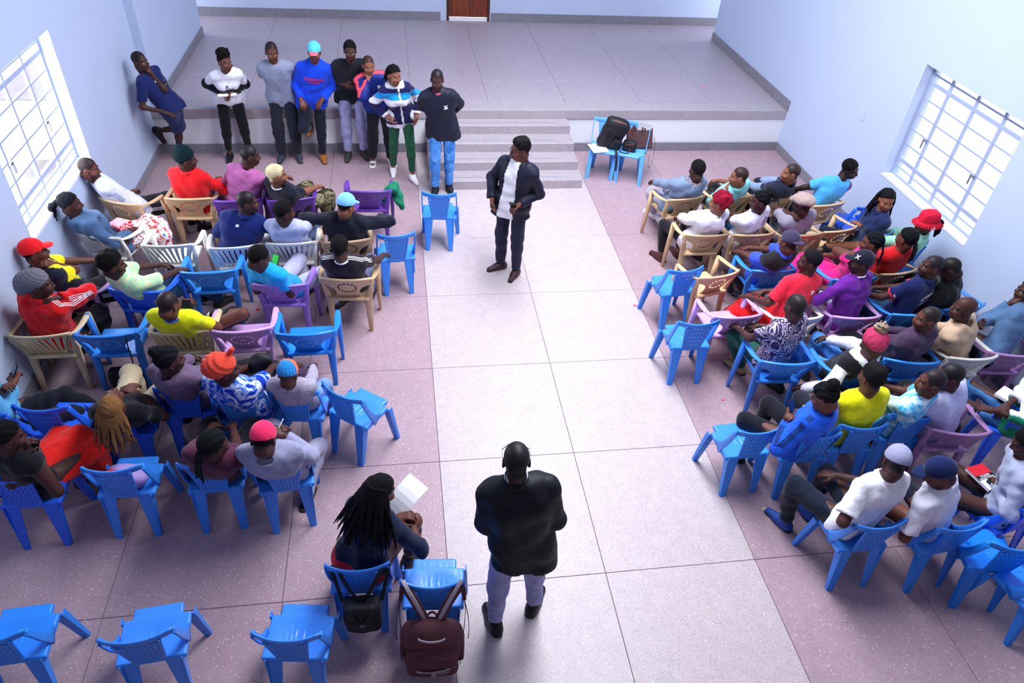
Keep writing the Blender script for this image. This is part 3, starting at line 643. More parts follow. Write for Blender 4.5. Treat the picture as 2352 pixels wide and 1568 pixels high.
def hair_fields(kind, s, rs, g=(0, 0, -1), sc=1.0):
    """list of (part name, field, voxel, clips, displacement, material, colour key)"""
    F = Field(); out = []; clips = [((0, 0, .016), (0, .62, -.78))]; dn = None; g = np.array(g, float)
    if kind == 'fade': return []
    def curls(a, fr): return folds(a, rs, fr)
    if kind in ('short', 'fade'):
        t = .007 if kind == 'short' else .0035; F.ell((0, -.013, .037), (.0755+t, .095+t, .088+t), .02); dn = curls(.0012, 180)
    elif kind == 'flat': F.ell((0, -.013, .037), (.083, .101, .096), .02); F.box((0, -.012, .088), (.066, .076, .040), .034, .03); dn = curls(.002, 160)
    elif kind == 'afro': F.ell((0, -.015, .048), (.097, .113, .108), .02); dn = curls(.006, 95)
    elif kind == 'curls':
        F.ell((0, -.02, .05), (.098, .112, .10), .03); clips = [((0, 0, -.01), (0, .62, -.78))]; dn = curls(.011, 85)
    elif kind in ('bun', 'braids', 'braidtail', 'pony', 'long', 'puff', 'cornrow'):
        F.ell((0, -.013, .036), (.082, .101, .094), .02)
        dn = lambda X, Y, Z: .0040*np.sin(np.arctan2(X, Z+.10)*30) if kind in ('braids', 'braidtail', 'cornrow', 'bun') else curls(.002, 140)(X, Y, Z)
    out.append(['hair', F, .0075, clips, dn, 'h'])
    r = np.random.default_rng(rs); G = None; side = r.uniform(-.02, .02)
    if kind == 'bun': G = Field(); G.ell((0, -.085, .115), (.052, .05, .046), .02); gd = curls(.005, 110)
    elif kind == 'puff': G = Field(); G.ell((0, -.02, .115), (.085, .09, .06), .02); gd = curls(.010, 80)
    elif kind == 'pony': G = Field(); G.cap((0, -.10, .03), (.0, -.155, -.01), .026, .034, .02).cap((0, -.155, -.01), (.0, -.165, -.09), .036, .03, .02).cap((0, -.165, -.09), (0, -.15, -.17), .03, .012, .02); gd = curls(.005, 90)
    elif kind in ('braidtail', 'cornrow'):
        G = Field(); gd = None
        for i in range(11):
            a = (i/10-.5); x0 = a*.05; x1 = a*.085+side; G.cap((x0, -.106, -.01), (x0*1.1+side*.4, -.128, -.08), .0085, .0085, .004).cap((x0*1.1+side*.4, -.128, -.08), (x1, -.118, -.20-.05*r.random()), .0085, .005, .004)
    elif kind in ('braids', 'long'):
        G = Field(); gd = None; n = int((26 if kind == 'braids' else 40)*sc); ln = (.17 if kind == 'braids' else .30)*sc
        for i in range(n):
            a = PI*(.06+.88*i/(n-1))+PI; cx, cy = math.cos(a), math.sin(a); o_ = np.array([cx, cy, 0.]); lay = i % 2
            l = ln*(.75+.45*r.random()); p = np.array([.076*cx, -.012+.094*cy, .045+.03*lay]); wv = r.uniform(-.012, .012, (5, 3))
            for j in range(5):
                dd = unit(g*(.75 if j == 0 else 1)+o_*(.35 if j == 0 else .10+.08*lay+(.25 if sc > 1.1 else 0))+np.array([0, -.12, 0])); e = p+dd*l/5+wv[j]*(j > 0)*.7; G.cap(p, e, .0085, .0080 if j < 4 else .004, .004); p = e
    if G is not None: out.append(['hair_bun' if kind == 'bun' else 'hair_puff' if kind == 'puff' else 'ponytail' if kind in ('pony', 'braidtail', 'cornrow') else 'braids', G, .0065, [], gd, 'h'])
    return out
def hat_fields(kind):
    out = []; F = Field()
    if kind in ('cap', 'cap_back'):
        F.ell((0, -.012, .040), (.0875, .107, .100), .01); g = -1 if kind == 'cap_back' else 1
        out.append(['crown', F, .008, [((0, 0, .022), (0, .12*g, -1))], None, 'c'])
        B = Field(); B.ell((0, g*.115-.006, .028), (.072, .075, .030), .01); B.ell((0, g*.115-.006, .018), (.09, .10, .028), .006, sub=True)
        out.append(['brim', B, .0065, [((0, g*.082, 0), (0, -g, 0))], None, 'b']); N = Field(); N.ell((0, -.012, .139), (.008, .008, .006)); out.append(['button', N, .005, [], None, 'b'])
    elif kind == 'beanie': F.ell((0, -.018, .045), (.0885, .108, .112), .01); F.cap((0, -.03, .12), (0, -.05, .14), .05, .04, .05); out.append(['beanie', F, .008, [((0, 0, .018), (0, .35, -.94))], lambda X, Y, Z: .0022*np.sin(np.arctan2(X, Y)*44), 'c'])
    elif kind == 'slouch': F.ell((0, -.02, .045), (.090, .110, .104), .01); F.ell((0, -.095, .02), (.075, .085, .085), .05); F.ell((0, -.13, -.04), (.05, .05, .06), .04); out.append(['beanie', F, .008, [((0, 0, -.005), (0, .55, -.83))], lambda X, Y, Z: .003*np.sin((Z+.6*Y)*210), 'c'])
    elif kind == 'bobble':
        F.ell((0, -.018, .050), (.094, .112, .118), .01); out.append(['beanie', F, .008, [((0, 0, .000), (0, .4, -.92))], folds(.003, 3, 120), 'c'])
        P = Field(); P.ell((0, -.05, .185), (.055, .055, .05), .01); out.append(['pompom', P, .007, [], folds(.009, 4, 110), 'b'])
    elif kind == 'bucket':
        F.ell((0, -.012, .045), (.093, .110, .100), .01); F.box((0, -.012, .09), (.075, .09, .055), .04, .03); out.append(['crown', F, .008, [((0, 0, .02), (0, 0, -1))], folds(.002, 5, 40), 'c'])
        B = Field()
        for t in np.linspace(0, 2*PI, 37)[:-1]: cx, cy = math.cos(t), math.sin(t); B.cap((.080*cx, -.012+.096*cy, .036), (.142*cx, -.012+.160*cy, -.006), .008, .007, .012)
        out.append(['brim', B, .0065, [], None, 'c'])
    elif kind == 'flatcap':
        F.ell((0, .0, .062), (.110, .135, .072), .02); F.ell((0, .10, .035), (.075, .06, .03), .04); out.append(['crown', F, .008, [((0, 0, .02), (0, .10, -1))], folds(.004, 6, 45), 'c'])
    elif kind == 'wrap':
        F.ell((0, -.03, .050), (.090, .118, .108), .01); F.ell((0, -.075, .055), (.075, .085, .085), .05); out.append(['wrap', F, .008, [((0, 0, -.004), (0, .50, -.87))], lambda X, Y, Z: .004*np.sin((Z*1.0+Y*.6+np.abs(X)*.8)*120), 'c'])
        K = Field(); K.cap((.0, .05, .145), (.015, .06, .185), .022, .016, .02).cap((.015, .06, .185), (.03, .045, .20), .015, .012, .01); out.append(['knot', K, .006, [], folds(.002, 8, 90), 'c'])
    elif kind == 'kidcap':
        F.ell((0, -.012, .044), (.0875, .107, .104), .01); out.append(['crown', F, .008, [((0, 0, .012), (0, -.12, -1))], lambda X, Y, Z: .0035*np.sin(np.arctan2(X, Y+.05)*14), 'k'])
    return out
PEOPLE = {}
def person(key, label, head, chair=None, pos=None, face=None, gaze=(0, 10, 0), sh=None, skin='d', s=1.0, female=False, b=1.0,
           top=('tee', '#888888'), bot=('pants', '#222222'), shoes='#222222', hair=('short', '#0d0a0b'), hat=None, arms=('lap', 'lap'), legs='sit',
           curl=(.45, .45), fwd=.0, near=True, beard=None, knee=None, feet=None, hipz=None, foot_dir=None, sock=None, hvox=.0068, mask=None, palm=(None, None), lift=0, glasses=False, hemr=1.0, vqm=1.0, hemd=None):
    seed = abs(hash(key)) % 9999 if False else sum(ord(c)*(i+3) for i, c in enumerate(key))
    seated = chair is not None
    if seated:
        typ, mid, cf = CH[chair]; face = cf if face is None else face
        off = (.225 if typ == 'A' else .325)+fwd; a = math.radians(cf); hip = np.array([mid[0]+math.sin(a)*off, mid[1]+math.cos(a)*off]); zp = .525 if hipz is None else hipz
    else:
        hip = np.array(pos[:2]); zp = .947*s if hipz is None else hipz
    zp += lift
    vq = min(1.18, max(.86, math.hypot(hip[0], hip[1], CAM_H-1)/7.8))*vqm; fr_ = (gaze[0]-math.degrees(math.atan2(-hip[0], -hip[1]))+180) % 360-180; hvox = (.0072 if abs(fr_) < 115 else .0098)*vq
    A = math.radians(face); cA, sA = math.cos(A), math.sin(A)
    def toL(w): d = np.array(w, float)-np.array([hip[0], hip[1], 0]); return np.array([d[0]*cA-d[1]*sA, d[0]*sA+d[1]*cA, d[2]])
    pel = np.array([0, 0, zp]); Ls, Ln = .50*s, .155*s; LH = Ls+Ln
    # head on the sightline at body distance from the pelvis
    if hasattr(head, '__len__') and len(head) == 2:
        o = toL(CPOS)-pel; d = ray(head); d = np.array([d[0]*cA-d[1]*sA, d[0]*sA+d[1]*cA, d[2]]); d /= np.linalg.norm(d)
        bq = o.dot(d); disc = bq*bq-(o.dot(o)-LH*LH); t = -bq-math.sqrt(disc) if disc > 0 and near else (-bq+math.sqrt(disc) if disc > 0 else -bq); Hc = pel+o+d*t
    else: Hc = pel+np.array(head, float)*s
    hd = unit(Hc-pel); nb = Hc-unit(hd*.6+np.array([0, 0, .4]))*Ln
    yH = math.radians(gaze[0])-A; R = rotm(yH, math.radians(gaze[1]), math.radians(gaze[2])); nb = nb-R[:, 1]*.012*s
    shy = math.radians(sh)-A if sh is not None else (yH % (2*PI) if yH % (2*PI) < PI else yH % (2*PI)-2*PI)*.18
    shy = max(-1.0, min(1.0, shy)); up = unit(nb-pel)
    latS = unit(np.array([math.cos(shy), -math.sin(shy), 0])); latS = unit(latS-up*latS.dot(up)*.7); latH = np.array([1., 0, 0]); fwdS = unit(np.cross(up, latS))
    spine = lambda t: pel*(1-t)+nb*t+(-fwdS*.022*s*math.sin(PI*max(0, min(1, t)))*(1 if seated else .3))
    lat = lambda t: unit(latH*(1-max(0, min(1, t)))+latS*max(0, min(1, t)))
    lv = [(-.06, .082, .098), (.10, .076, .097), (.28, .060, .094), (.46, .066, .097), (.64, .086, .098), (.80, .098, .082), (.89, .098, .058)]
    if female: lv = [(-.06, .094, .102), (.10, .084, .099), (.28, .050, .087), (.46, .052, .089), (.64, .072, .090), (.80, .085, .074), (.89, .084, .054)]
    hw = (.166 if not female else .146)*s*(.5+.5*b)
    shj = [nb-up*.072*s+lat(1)*g*hw for g in (-1, 1)]; hipj = [pel+latH*g*.088*s+np.array([0, 0, -.01]) for g in (-1, 1)]
    ua, fa, tl, sl = .285*s, .255*s, .43*s, .425*s
    # arms
    el, wr, hn = [], [], []
    for i, g in enumerate((-1, 1)):
        p = arms[i]; pole = np.array([g*.8, -.40, -.6]) if seated else np.array([g*.55, -.75, -.4]); nrm = np.array([0, 0, -1.])
        if isinstance(p, str):
            th = zp+.125
            T = {'lap': (g*.07, .30, th+.01), 'thigh': (g*.15, .36, th+.02), 'knee': (g*.17, .42, th), 'armrest': (g*.30, .24, .70), 'cross': (-g*.10, .20, zp+.30), 'belly': (g*.02, .24, zp+.18),
                 'phone': (g*.05, .34, zp+.32), 'down': (g*.25, .06, zp-.14*s), 'pocket': (g*.20, .12, zp+.02), 'behind': (g*.07, -.17, zp+.06), 'front': (g*.04, .24, zp+.16), 'side': (g*.26, .10, zp+.02)}
            if p == 'chin': T = Hc+R[:, 1]*.10*s+R[:, 2]*-.145*s+latS*g*.03; pole = np.array([g*.5, .3, -1]); nrm = -R[:, 1]
            else: T = np.array(T[p], float)
            if p == 'cross': pole = np.array([g*1., .1, -.4]); nrm = np.array([0, -1., .2])
            if p == 'armrest': pole = np.array([g*1., -.6, -.2])
            if p == 'behind': pole = np.array([g*1., -.5, 0]); nrm = np.array([0, -1., 0])
            if p in ('pocket', 'down'): pole = np.array([g*.8, -.8, 0]); nrm = np.array([-g*1., 0, 0])
            if p in ('phone', 'front'): nrm = np.array([-g*.5, -.5, .6])
        else:
            T = np.array(p[:3], float)
            if len(p) > 3 and p[3] == 'w': T = toL(T); p = p[:3]+p[4:]
            if len(p) > 3: pole = np.array([g*p[3][0], p[3][1], p[3][2]], float)
        if palm[i] is not None: nrm = np.array(palm[i], float)
        e, w = ik(shj[i], T, ua, fa, pole); el.append(e); wr.append(w); hn.append(nrm)
    # legs
    kn, an, fd = [], [], []
    for i, g in enumerate((-1, 1)):
        pole = np.array([g*.25, 1, .6]) if seated else np.array([g*.1, 1, 0])
        if feet is not None and feet[i] is not None: T = np.array(feet[i][:3], float); T = toL(T) if len(feet[i]) == 4 else T
        elif seated: T = np.array({'sit': (g*.13, .40, .085), 'wide': (g*.20, .42, .085), 'ext': (g*.12, .66, .085), 'tuck': (g*.12, .16, .095), 'close': (g*.07, .42, .085)}[legs], float)
        else: T = np.array([g*.11*s, .0, .085*s])
        if knee is not None and knee[i] is not None: pole = np.array(knee[i], float)
        k, a_ = ik(hipj[i], T, tl, sl, pole); kn.append(k); an.append(a_)
        f = np.array([g*.18, 1, 0]) if foot_dir is None or foot_dir[i] is None else np.array(foot_dir[i], float)
        fd.append(unit(f))
    # ---------------- body
    sk = lin(SKINS[skin]) if skin in SKINS else lin(skin)
    tt, tc = top[0], top[1]; bt, bc = bot[0], bot[1]
    def torso(F, ease, lo=-.2, hi=2, k=.032, grow=1.0):
        for t, h2, r in lv:
            if lo <= t <= hi: c = spine(t); F.cap(c-lat(t)*h2*s*b, c+lat(t)*h2*s*b, r*s*(.55+.45*b)*grow+ease, None, k)
        for i in (0, 1): F.cap(nb-up*.035*s, shj[i], .040*s+ease, .046*s+ease*.8, .035); F.ell(shj[i]-up*.006*s, .048*s+ease*.8, .025)
        if female: F.cap(spine(.62)+fwdS*.075*s-latS*.06*s, spine(.62)+fwdS*.075*s+latS*.06*s, .062*s+ease, None, .05)
    BF = Field(); torso(BF, -.006)
    for i in (0, 1):
        BF.cap(shj[i], el[i], .047*s*b, .039*s*b, .03); BF.cap(el[i], wr[i], .039*s*b, .027*s, .02)
        BF.cap(hipj[i], kn[i], .080*s*b, .055*s*b, .05); BF.cap(kn[i], an[i], .053*s*b, .035*s, .03)
        m = kn[i]*.7+an[i]*.3; BF.ell(m, .052*s*b, .04); az = an[i]
        BF.cap(az+fd[i]*-.03*s+np.array([0, 0, -.045*s]), az+fd[i]*.13*s+np.array([0, 0, -.055*s]), .026*s, .022*s, .03)
    BF.cap(nb-up*.05*s, nb+(Hc-nb)*.45, .060*s, .054*s, .04)
    parts = [BF.mesh(.0235*vq)]; cols = [np.tile(np.array(sk), (len(parts[0][0]), 1))]
    for i, g in enumerate((-1, 1)):
        HF = Field(); hand(HF, wr[i], unit(wr[i]-el[i])*.9+np.array([0, 0, -.1]), hn[i], g, curl[i], s)
        hm = HF.mesh(.0074); parts.append(hm); cols.append(np.tile(np.array(sk)*1.08, (len(hm[0]), 1)))
    hs = 1.0*s**.5
    Rl = lambda v: Hc+(v*hs)@R.T
    nbl = R.T@((nb-up*.03*s)-Hc)/hs
    hv, hq = head_field(s, nbl, female, .004 if b > 1.1 else 0).mesh(hvox); cols.append(head_colors(hv, sk, beard, hair[1] if hair is not None and hair[0] in ('fade', 'short', 'flat', 'afro') else None)); parts.append((Rl(hv), hq))
    V, Q = join(parts); rot = -A
    root = colored('person', V, Q, np.concatenate(cols), M_SKIN, None)
    root.location = (hip[0], hip[1], 0); root.rotation_euler = (0, 0, rot)
    for k_, v_ in (('label', label), ('category', 'person'), ('group', 'people at the meeting')): root[k_] = v_
    info = dict(root=root, pel=pel, nb=nb, up=up, lat=latS, fwd=fwdS, sh=shj, el=el, wr=wr, kn=kn, an=an, Hc=Hc, R=R, hs=hs, spine=spine, s=s, hip=hip, A=A, toL=toL, hipj=hipj, fd=fd)
    info['toW'] = lambda v: np.array([hip[0]+v[0]*cA+v[1]*sA, hip[1]-v[0]*sA+v[1]*cA, v[2]])
    # ---------------- clothes
    def cmat(c, default=M_CLOTH): return PATS[c]() if isinstance(c, str) and c in PATS else default
    def ccol(c, v): 
        if callable(c): return c(v, info)
        return np.tile(np.array(lin(c) if not (isinstance(c, str) and c in PATS) else (1, 1, 1)), (len(v), 1))
    ease = {'tee': .016, 'long': .017, 'hoodie': .024, 'jacket': .028, 'polo': .018, 'tank': .012, 'dress': .016, 'vest': .026}[tt]
    TF = Field(); torso(TF, ease, -.2 if not seated else -.1)
    if not seated:
        c = spine(-.20); TF.cap(c-latH*.085*s*b*hemr, c+latH*.085*s*b*hemr, .108*s*b*hemr+ease, None, .03); c = spine(-.38); TF.cap(c-latH*.090*s*b*hemr, c+latH*.090*s*b*hemr, .110*s*b*hemr+ease, None, .03); c = spine(-.05); TF.cap(c-latH*.088*s*b*hemr, c+latH*.088*s*b*hemr, .103*s*b*hemr+ease, None, .03)
    sl_end = {'tee': .62, 'polo': .62, 'long': 1.9, 'hoodie': 1.93, 'jacket': 1.93, 'tank': 0, 'dress': .45, 'vest': 0}[tt] if len(top) < 3 or top[2] is None else top[2]
    for i in (0, 1):
        if sl_end <= 0: continue
        if sl_end <= 1:
            e = shj[i]+(el[i]-shj[i])*sl_end; TF.cap(shj[i], e+unit(el[i]-shj[i])*.05, .047*s*b+ease*.8, .046*s*b+ease*1.25, .022, clip=[(e, unit(el[i]-shj[i]))])
        else:
            e = el[i]+(wr[i]-el[i])*(sl_end-1); TF.cap(shj[i], el[i], .045*s*b+ease*.8, .041*s*b+ease*.8, .022); TF.cap(el[i], e+unit(wr[i]-el[i])*.04, .042*s*b+ease*.8, .029*s+ease*.65, .02, clip=[(e, unit(wr[i]-el[i]))])
    hem = pel-up*((.09 if seated else .19*s) if hemd is None else hemd); hd_ = np.array([0, 0, 1.]) if not seated else unit(up+np.array([0, 0, .5]))
    if tt in ('hoodie',) or (len(top) > 3 and 'hood' in top[3]):
        hc = nb-fwdS*.085*s-up*.01*s
        for a0 in np.linspace(-1.15, 1.15, 7):
            p0 = nb+up*.005*s+latS*math.sin(a0)*.088*s-fwdS*math.cos(a0)*.085*s; TF.ell(p0-up*.012, .040*s, .025)
        TF.ell(hc-up*.055*s-fwdS*.012, (.095*s, .06*s, .085*s), .03); TF.ell(hc+up*.02*s+fwdS*.01, (.05*s, .022*s, .035*s), .02, sub=True)
    clips = [(hem, -hd_)]
    tv, tq = TF.mesh(.0143*vq, clips, folds(.0052 if tt in ('tee', 'polo', 'tank') else .0075, seed, 34))
    nm = {'tee': 't_shirt', 'polo': 'polo_shirt', 'long': 'long_sleeve_top', 'hoodie': 'hooded_top', 'jacket': 'jacket', 'tank': 'sleeveless_top', 'dress': 'dress_top', 'vest': 'vest'}[tt]
    tm = cmat(tc, M_SATIN if (tt == 'jacket' and len(top) > 3 and 'satin' in top[3]) else M_CLOTH)
    to = colored(nm, tv, tq, ccol(tc, tv), tm, root); info['top'] = to; info['tv'], info['tq'] = tv, tq
    if tt in ('polo', 'jacket') or (len(top) > 3 and 'collar' in top[3]):
        CF_ = Field(); cc = top[4] if len(top) > 4 else tc
        n_ = 14; pts = [nb+up*.022*s+latS*math.sin(a0)*.068*s+fwdS*(-math.cos(a0)*.070)*s+up*.016*s*math.cos(a0) for a0 in np.linspace(-2.8, 2.8, n_)]
        for p0, p1 in zip(pts[:-1], pts[1:]): CF_.cap(p0, p1, .0115*s, None, .004).cap(p0-up*.020*s+unit(p0-nb-up*.02)*.010*s, p1-up*.020*s+unit(p1-nb-up*.02)*.010*s, .011*s, None, .01)
        cv, cq = CF_.mesh(.0075); colored('collar', cv, cq, ccol(cc, cv), cmat(cc), to)
    if tt in ('tee', 'long', 'dress') and len(top) > 4:
        CF_ = Field(); pts = [nb+up*.006*s+latS*math.sin(a0)*.066*s+fwdS*(math.cos(a0)*.070-.004)*s-up*.022*s*math.cos(a0) for a0 in np.linspace(-PI, PI, 18)]
        for p0, p1 in zip(pts[:-1], pts[1:]): CF_.cap(p0, p1, .0085*s, None, .004)
        cv, cq = CF_.mesh(.0065); colored('neckband', cv, cq, ccol(top[4], cv), M_CLOTH, to)
    if bt is not None:
        PF = Field(); e2 = {'pants': .014, 'loose': .024, 'tight': .007, 'shorts': .022, 'skirt': .02}[bt]
        for t, h2, r in lv[:3]:
            c = spine(t); PF.cap(c-lat(t)*h2*s*b, c+lat(t)*h2*s*b, r*s*(.55+.45*b)+.001, None, .04)
        for i in (0, 1):
            if bt == 'shorts':
                e = kn[i]+(an[i]-kn[i])*.04; PF.cap(hipj[i], kn[i], .084*s*b+e2, .060*s*b+e2*1.3, .05, clip=[(kn[i]+unit(kn[i]-hipj[i])*.01, unit(kn[i]-hipj[i]))])
            else:
                PF.cap(hipj[i], kn[i], .080*s*b+min(e2*.8, .008), .057*s*b+e2, .035); e = an[i]+(kn[i]-an[i])*(.04 if bt != 'tight' else .12)
                PF.cap(kn[i], e+unit(an[i]-kn[i])*.03, .056*s*b+e2, .038*s+e2*1.1, .03, clip=[(e, unit(an[i]-kn[i]))]); PF.ell(kn[i]*.7+an[i]*.3, .052*s*b+e2, .04)
        if bt == 'skirt':
            PF.cap(hipj[0]*.5+hipj[1]*.5, kn[0]*.5+kn[1]*.5, .12*s, .12*s, .06); PF.cap(kn[0], kn[1], .07*s, .07*s, .05); PF.cap(kn[0]*.5+kn[1]*.5, (kn[0]*.5+kn[1]*.5)*.45+(an[0]*.5+an[1]*.5)*.55, .12*s, .13*s, .06)
        pv, pq = PF.mesh(.018*vq, [(spine(.07), up)], folds(.0055 if bt != 'tight' else .002, seed+5, 34))
        info['bot'] = colored('trousers' if bt not in ('shorts', 'skirt') else bt if bt == 'shorts' else 'skirt', pv, pq, ccol(bc, pv), cmat(bc), root)
    if shoes is not None:
        kind = 'shoe'
        for i in (0, 1):
            SF = Field(); a_ = an[i]; f = fd[i]; u = np.array([0, 0, 1.]); f = unit(f)
            sv = np.cross(f, u); sv = unit(sv); u2 = np.cross(sv, f); c = a_-u2*.045*s
            sc = shoes[i] if isinstance(shoes, tuple) else shoes
            if sc in ('slide', 'flip'):
                col = '#f4f2f6' if sc == 'slide' else '#15151a'
                SF.cap(c-f*.045*s-u2*.032*s, c+f*.15*s-u2*.032*s, .043*s, .046*s, .01)
                v_, q_ = SF.mesh(.0085, [(c-u2*.022*s, u2), (c-u2*.040*s, -u2)]); so = colored('sandal', v_, q_, ccol(col, v_), M_SHOE, root)
                ST = MB()
                if sc == 'slide': ST.sweep([c+f*.085*s+sv*.046*s-u2*.028*s, c+f*.085*s+sv*.036*s+u2*.006*s, c+f*.085*s+u2*.016*s, c+f*.085*s-sv*.036*s+u2*.006*s, c+f*.085*s-sv*.046*s-u2*.028*s], [f]*5, .062*s, .006)
                else: ST.sweep([c+f*.02*s+sv*.04*s-u2*.022*s, c+f*.08*s+sv*.03*s+u2*.004*s, c+f*.12*s-u2*.016*s, c+f*.08*s-sv*.03*s+u2*.004*s, c+f*.02*s-sv*.04*s-u2*.022*s], [f+sv, f+sv, f, f-sv, f-sv], .012*s, .006)
                ST.obj('strap', mat('strap_'+sc, '#f4f2f6' if sc == 'slide' else '#1f8fe0', .6), so)
                continue
            SF.cap(c-f*.045*s-u2*.006*s, c+f*.05*s-u2*.004*s, .043*s, .041*s, .03); SF.cap(c+f*.05*s-u2*.006*s, c+f*.155*s-u2*.014*s, .042*s, .030*s, .03); SF.cap(a_-f*.012*s-u2*.01*s, c-f*.01*s, .046*s, .046*s, .03)
            v_, q_ = SF.mesh(.0128, [(c-u2*.038*s, -u2), (a_+u2*.022*s, u2)])
            so = colored('shoe', v_, q_, ccol(sc, v_), M_SHOE, root)
            if len(sc) == 7:
                L2 = Field(); L2.cap(c-f*.05*s-u2*.036*s, c+f*.155*s-u2*.036*s, .044*s, .034*s, .01); v_, q_ = L2.mesh(.0135, [(c-u2*.024*s, u2), (c-u2*.040*s, -u2)])
                colored('sole', v_, q_, ccol('#e8e6ea' if sc in ('#f4f2f6', '#8b8b96', '#1d1d22') else '#15120f', v_), M_SHOE, so)
    # ---------------- hair and hat
    def put(nm, F, vox, clips, dn, ck, parent, hc, mats):
        v_, q_ = F.mesh(vox*max(1, vq), clips, dn)
        if not len(v_): return None
        if ck == 'k': c_ = np.where((v_[:, 1] > -.02)[:, None], np.array(lin('#ff6a3a')), np.array(lin('#1f86d0')))
        else: c_ = np.tile(np.array(lin(hc) if hc not in PATS else (1, 1, 1)), (len(v_), 1))
        return colored(nm, Rl(v_), q_, c_, mats, parent)
    if hair is not None:
        hp = root
        for nm, F, vox, cl, dn, ck in hair_fields(hair[0], s, seed, R.T@np.array([0, 0, -1.]), hair[2] if len(hair) > 2 else 1.0):
            if hat is not None and nm == 'hair' and hat[0] not in ('cap', 'cap_back', 'bucket', 'kidcap', 'flatcap', 'beanie'): continue
            if hat is not None and nm == 'hair': cl = cl+[((0, 0, .03), (0, .1, 1))]
            o = put(nm, F, vox, cl, dn, ck, hp, hair[1], M_HAIR)
            if nm == 'hair' and o is not None: hp = o
    if hat is not None:
        hp = root
        for nm, F, vox, cl, dn, ck in hat_fields(hat[0]):
            hc = hat[1] if ck in ('c', 'k') else (hat[2] if len(hat) > 2 else hat[1])
            o = put(nm, F, vox, cl, dn, ck, hp, hc, cmat(hc, M_KNIT if hat[0] in ('beanie', 'slouch', 'bobble', 'bucket') else M_CLOTH))
            if hp is root: hp = o; o.name = {'cap': 'cap', 'cap_back': 'cap', 'beanie': 'knit_cap', 'slouch': 'knit_cap', 'bobble': 'knit_cap', 'bucket': 'bucket_hat', 'flatcap': 'flat_cap', 'wrap': 'head_wrap', 'kidcap': 'cap'}[hat[0]]
        info['hat'] = hp
    if mask:
        MF = Field(); MF.ell((0, .055, -.075), (.05, .052, .045), .01); put('face_mask', MF, .0075, [((0, .03, 0), (0, -1, 0))], None, 'c', root, mask, M_CLOTH)
    if glasses:
        g = MB()
        for sg in (-1, 1):
            g.sweep([Rl(np.array([sg*.031+.019*math.cos(t), .0+glasses[0], glasses[1]+.015*math.sin(t)])) for t in np.linspace(0, 2*PI, 13)], R[:, 1], .004, .003, 6)
            g.sweep([Rl(np.array(p)) for p in ((sg*.050, glasses[0]-.002, glasses[1]+.004), (sg*.080, glasses[0]-.04, glasses[1]+.006), (sg*.084, glasses[0]-.11, glasses[1]+.0))], R[:, 2], .005, .003, 6)
        g.sweep([Rl(np.array(p)) for p in ((-.012, glasses[0], glasses[1]+.004), (.012, glasses[0], glasses[1]+.004))], R[:, 2], .004, .003, 6)
        g.obj('glasses', mat('glasses_black', '#0b0b0d', .3), root)
    PEOPLE[key] = info; return info
# ---- marks on clothing
def bvh_of(info, which='top'):
    k = '_bvh_'+which
    if k not in info:
        o = info[which]; n = len(o.data.vertices); v = np.zeros(n*3, np.float32); o.data.vertices.foreach_get('co', v); v = v.reshape(-1, 3)
        info[k] = BVHTree.FromPolygons([Vector(map(float, x)) for x in v], [tuple(p.vertices) for p in o.data.polygons])
    return info[k]
def stick(bv, p, n, off=.004, dist=.35):
    h = bv.ray_cast(Vector(map(float, p+n*dist)), Vector(map(float, -n)), dist*1.6)
    return np.array(h[0])+n*off if h[0] is not None else None
def text_mesh(txt, size, bold=0.0):
    cu = bpy.data.curves.new('t', 'FONT'); cu.body = txt; cu.size = size; cu.align_x = 'CENTER'; cu.align_y = 'CENTER'; cu.offset = bold; cu.resolution_u = 3
    o = bpy.data.objects.new('t', cu); COL.objects.link(o); dg = bpy.context.evaluated_depsgraph_get(); me = bpy.data.meshes.new_from_object(o.evaluated_get(dg)); bpy.data.objects.remove(o)
    v = np.zeros(len(me.vertices)*3, np.float32); me.vertices.foreach_get('co', v); f = [tuple(p.vertices) for p in me.polygons]; bpy.data.meshes.remove(me); return v.reshape(-1, 3), f
def mark(info, v, f, c, ux, uz, n, col, name='print', which='top', off=.007):
    bv = bvh_of(info, which); out = []; last = None
    for p in v:
        q = stick(bv, c+ux*p[0]+uz*p[1], n, off)
        if q is None: q = c+ux*p[0]+uz*p[1]+n*.01 if last is None else last+ux*(p[0]-lp[0])+uz*(p[1]-lp[1])
        last, lp = q, p; out.append(q)
    return link(name, newmesh(name, out, f), mat('print_'+col, col, .7), info[which])
def torso_print(info, txt, size, col, t=.6, x=0., back=False, bold=.0, sx=1.0, name='print_lettering', rotd=0):
    v, f = text_mesh(txt, size, bold); v = v*np.array([sx, 1, 1]); n = -info['fwd'] if back else info['fwd']; ux = info['lat'] if back else -info['lat']; uz = info['up']
    r = math.radians(rotd); ux, uz = ux*math.cos(r)+uz*math.sin(r), uz*math.cos(r)-ux*math.sin(r)
    return mark(info, v, f, info['spine'](t)+info['lat']*x, ux, uz, n, col, name)
def shape_print(info, poly, col, t=.6, x=0., back=False, name='print_shape'):
    n = -info['fwd'] if back else info['fwd']; ux = info['lat'] if back else -info['lat']
    return mark(info, np.array([(a, b, 0) for a, b in poly]), [tuple(range(len(poly)))], info['spine'](t)+info['lat']*x, ux, info['up'], n, col, name)
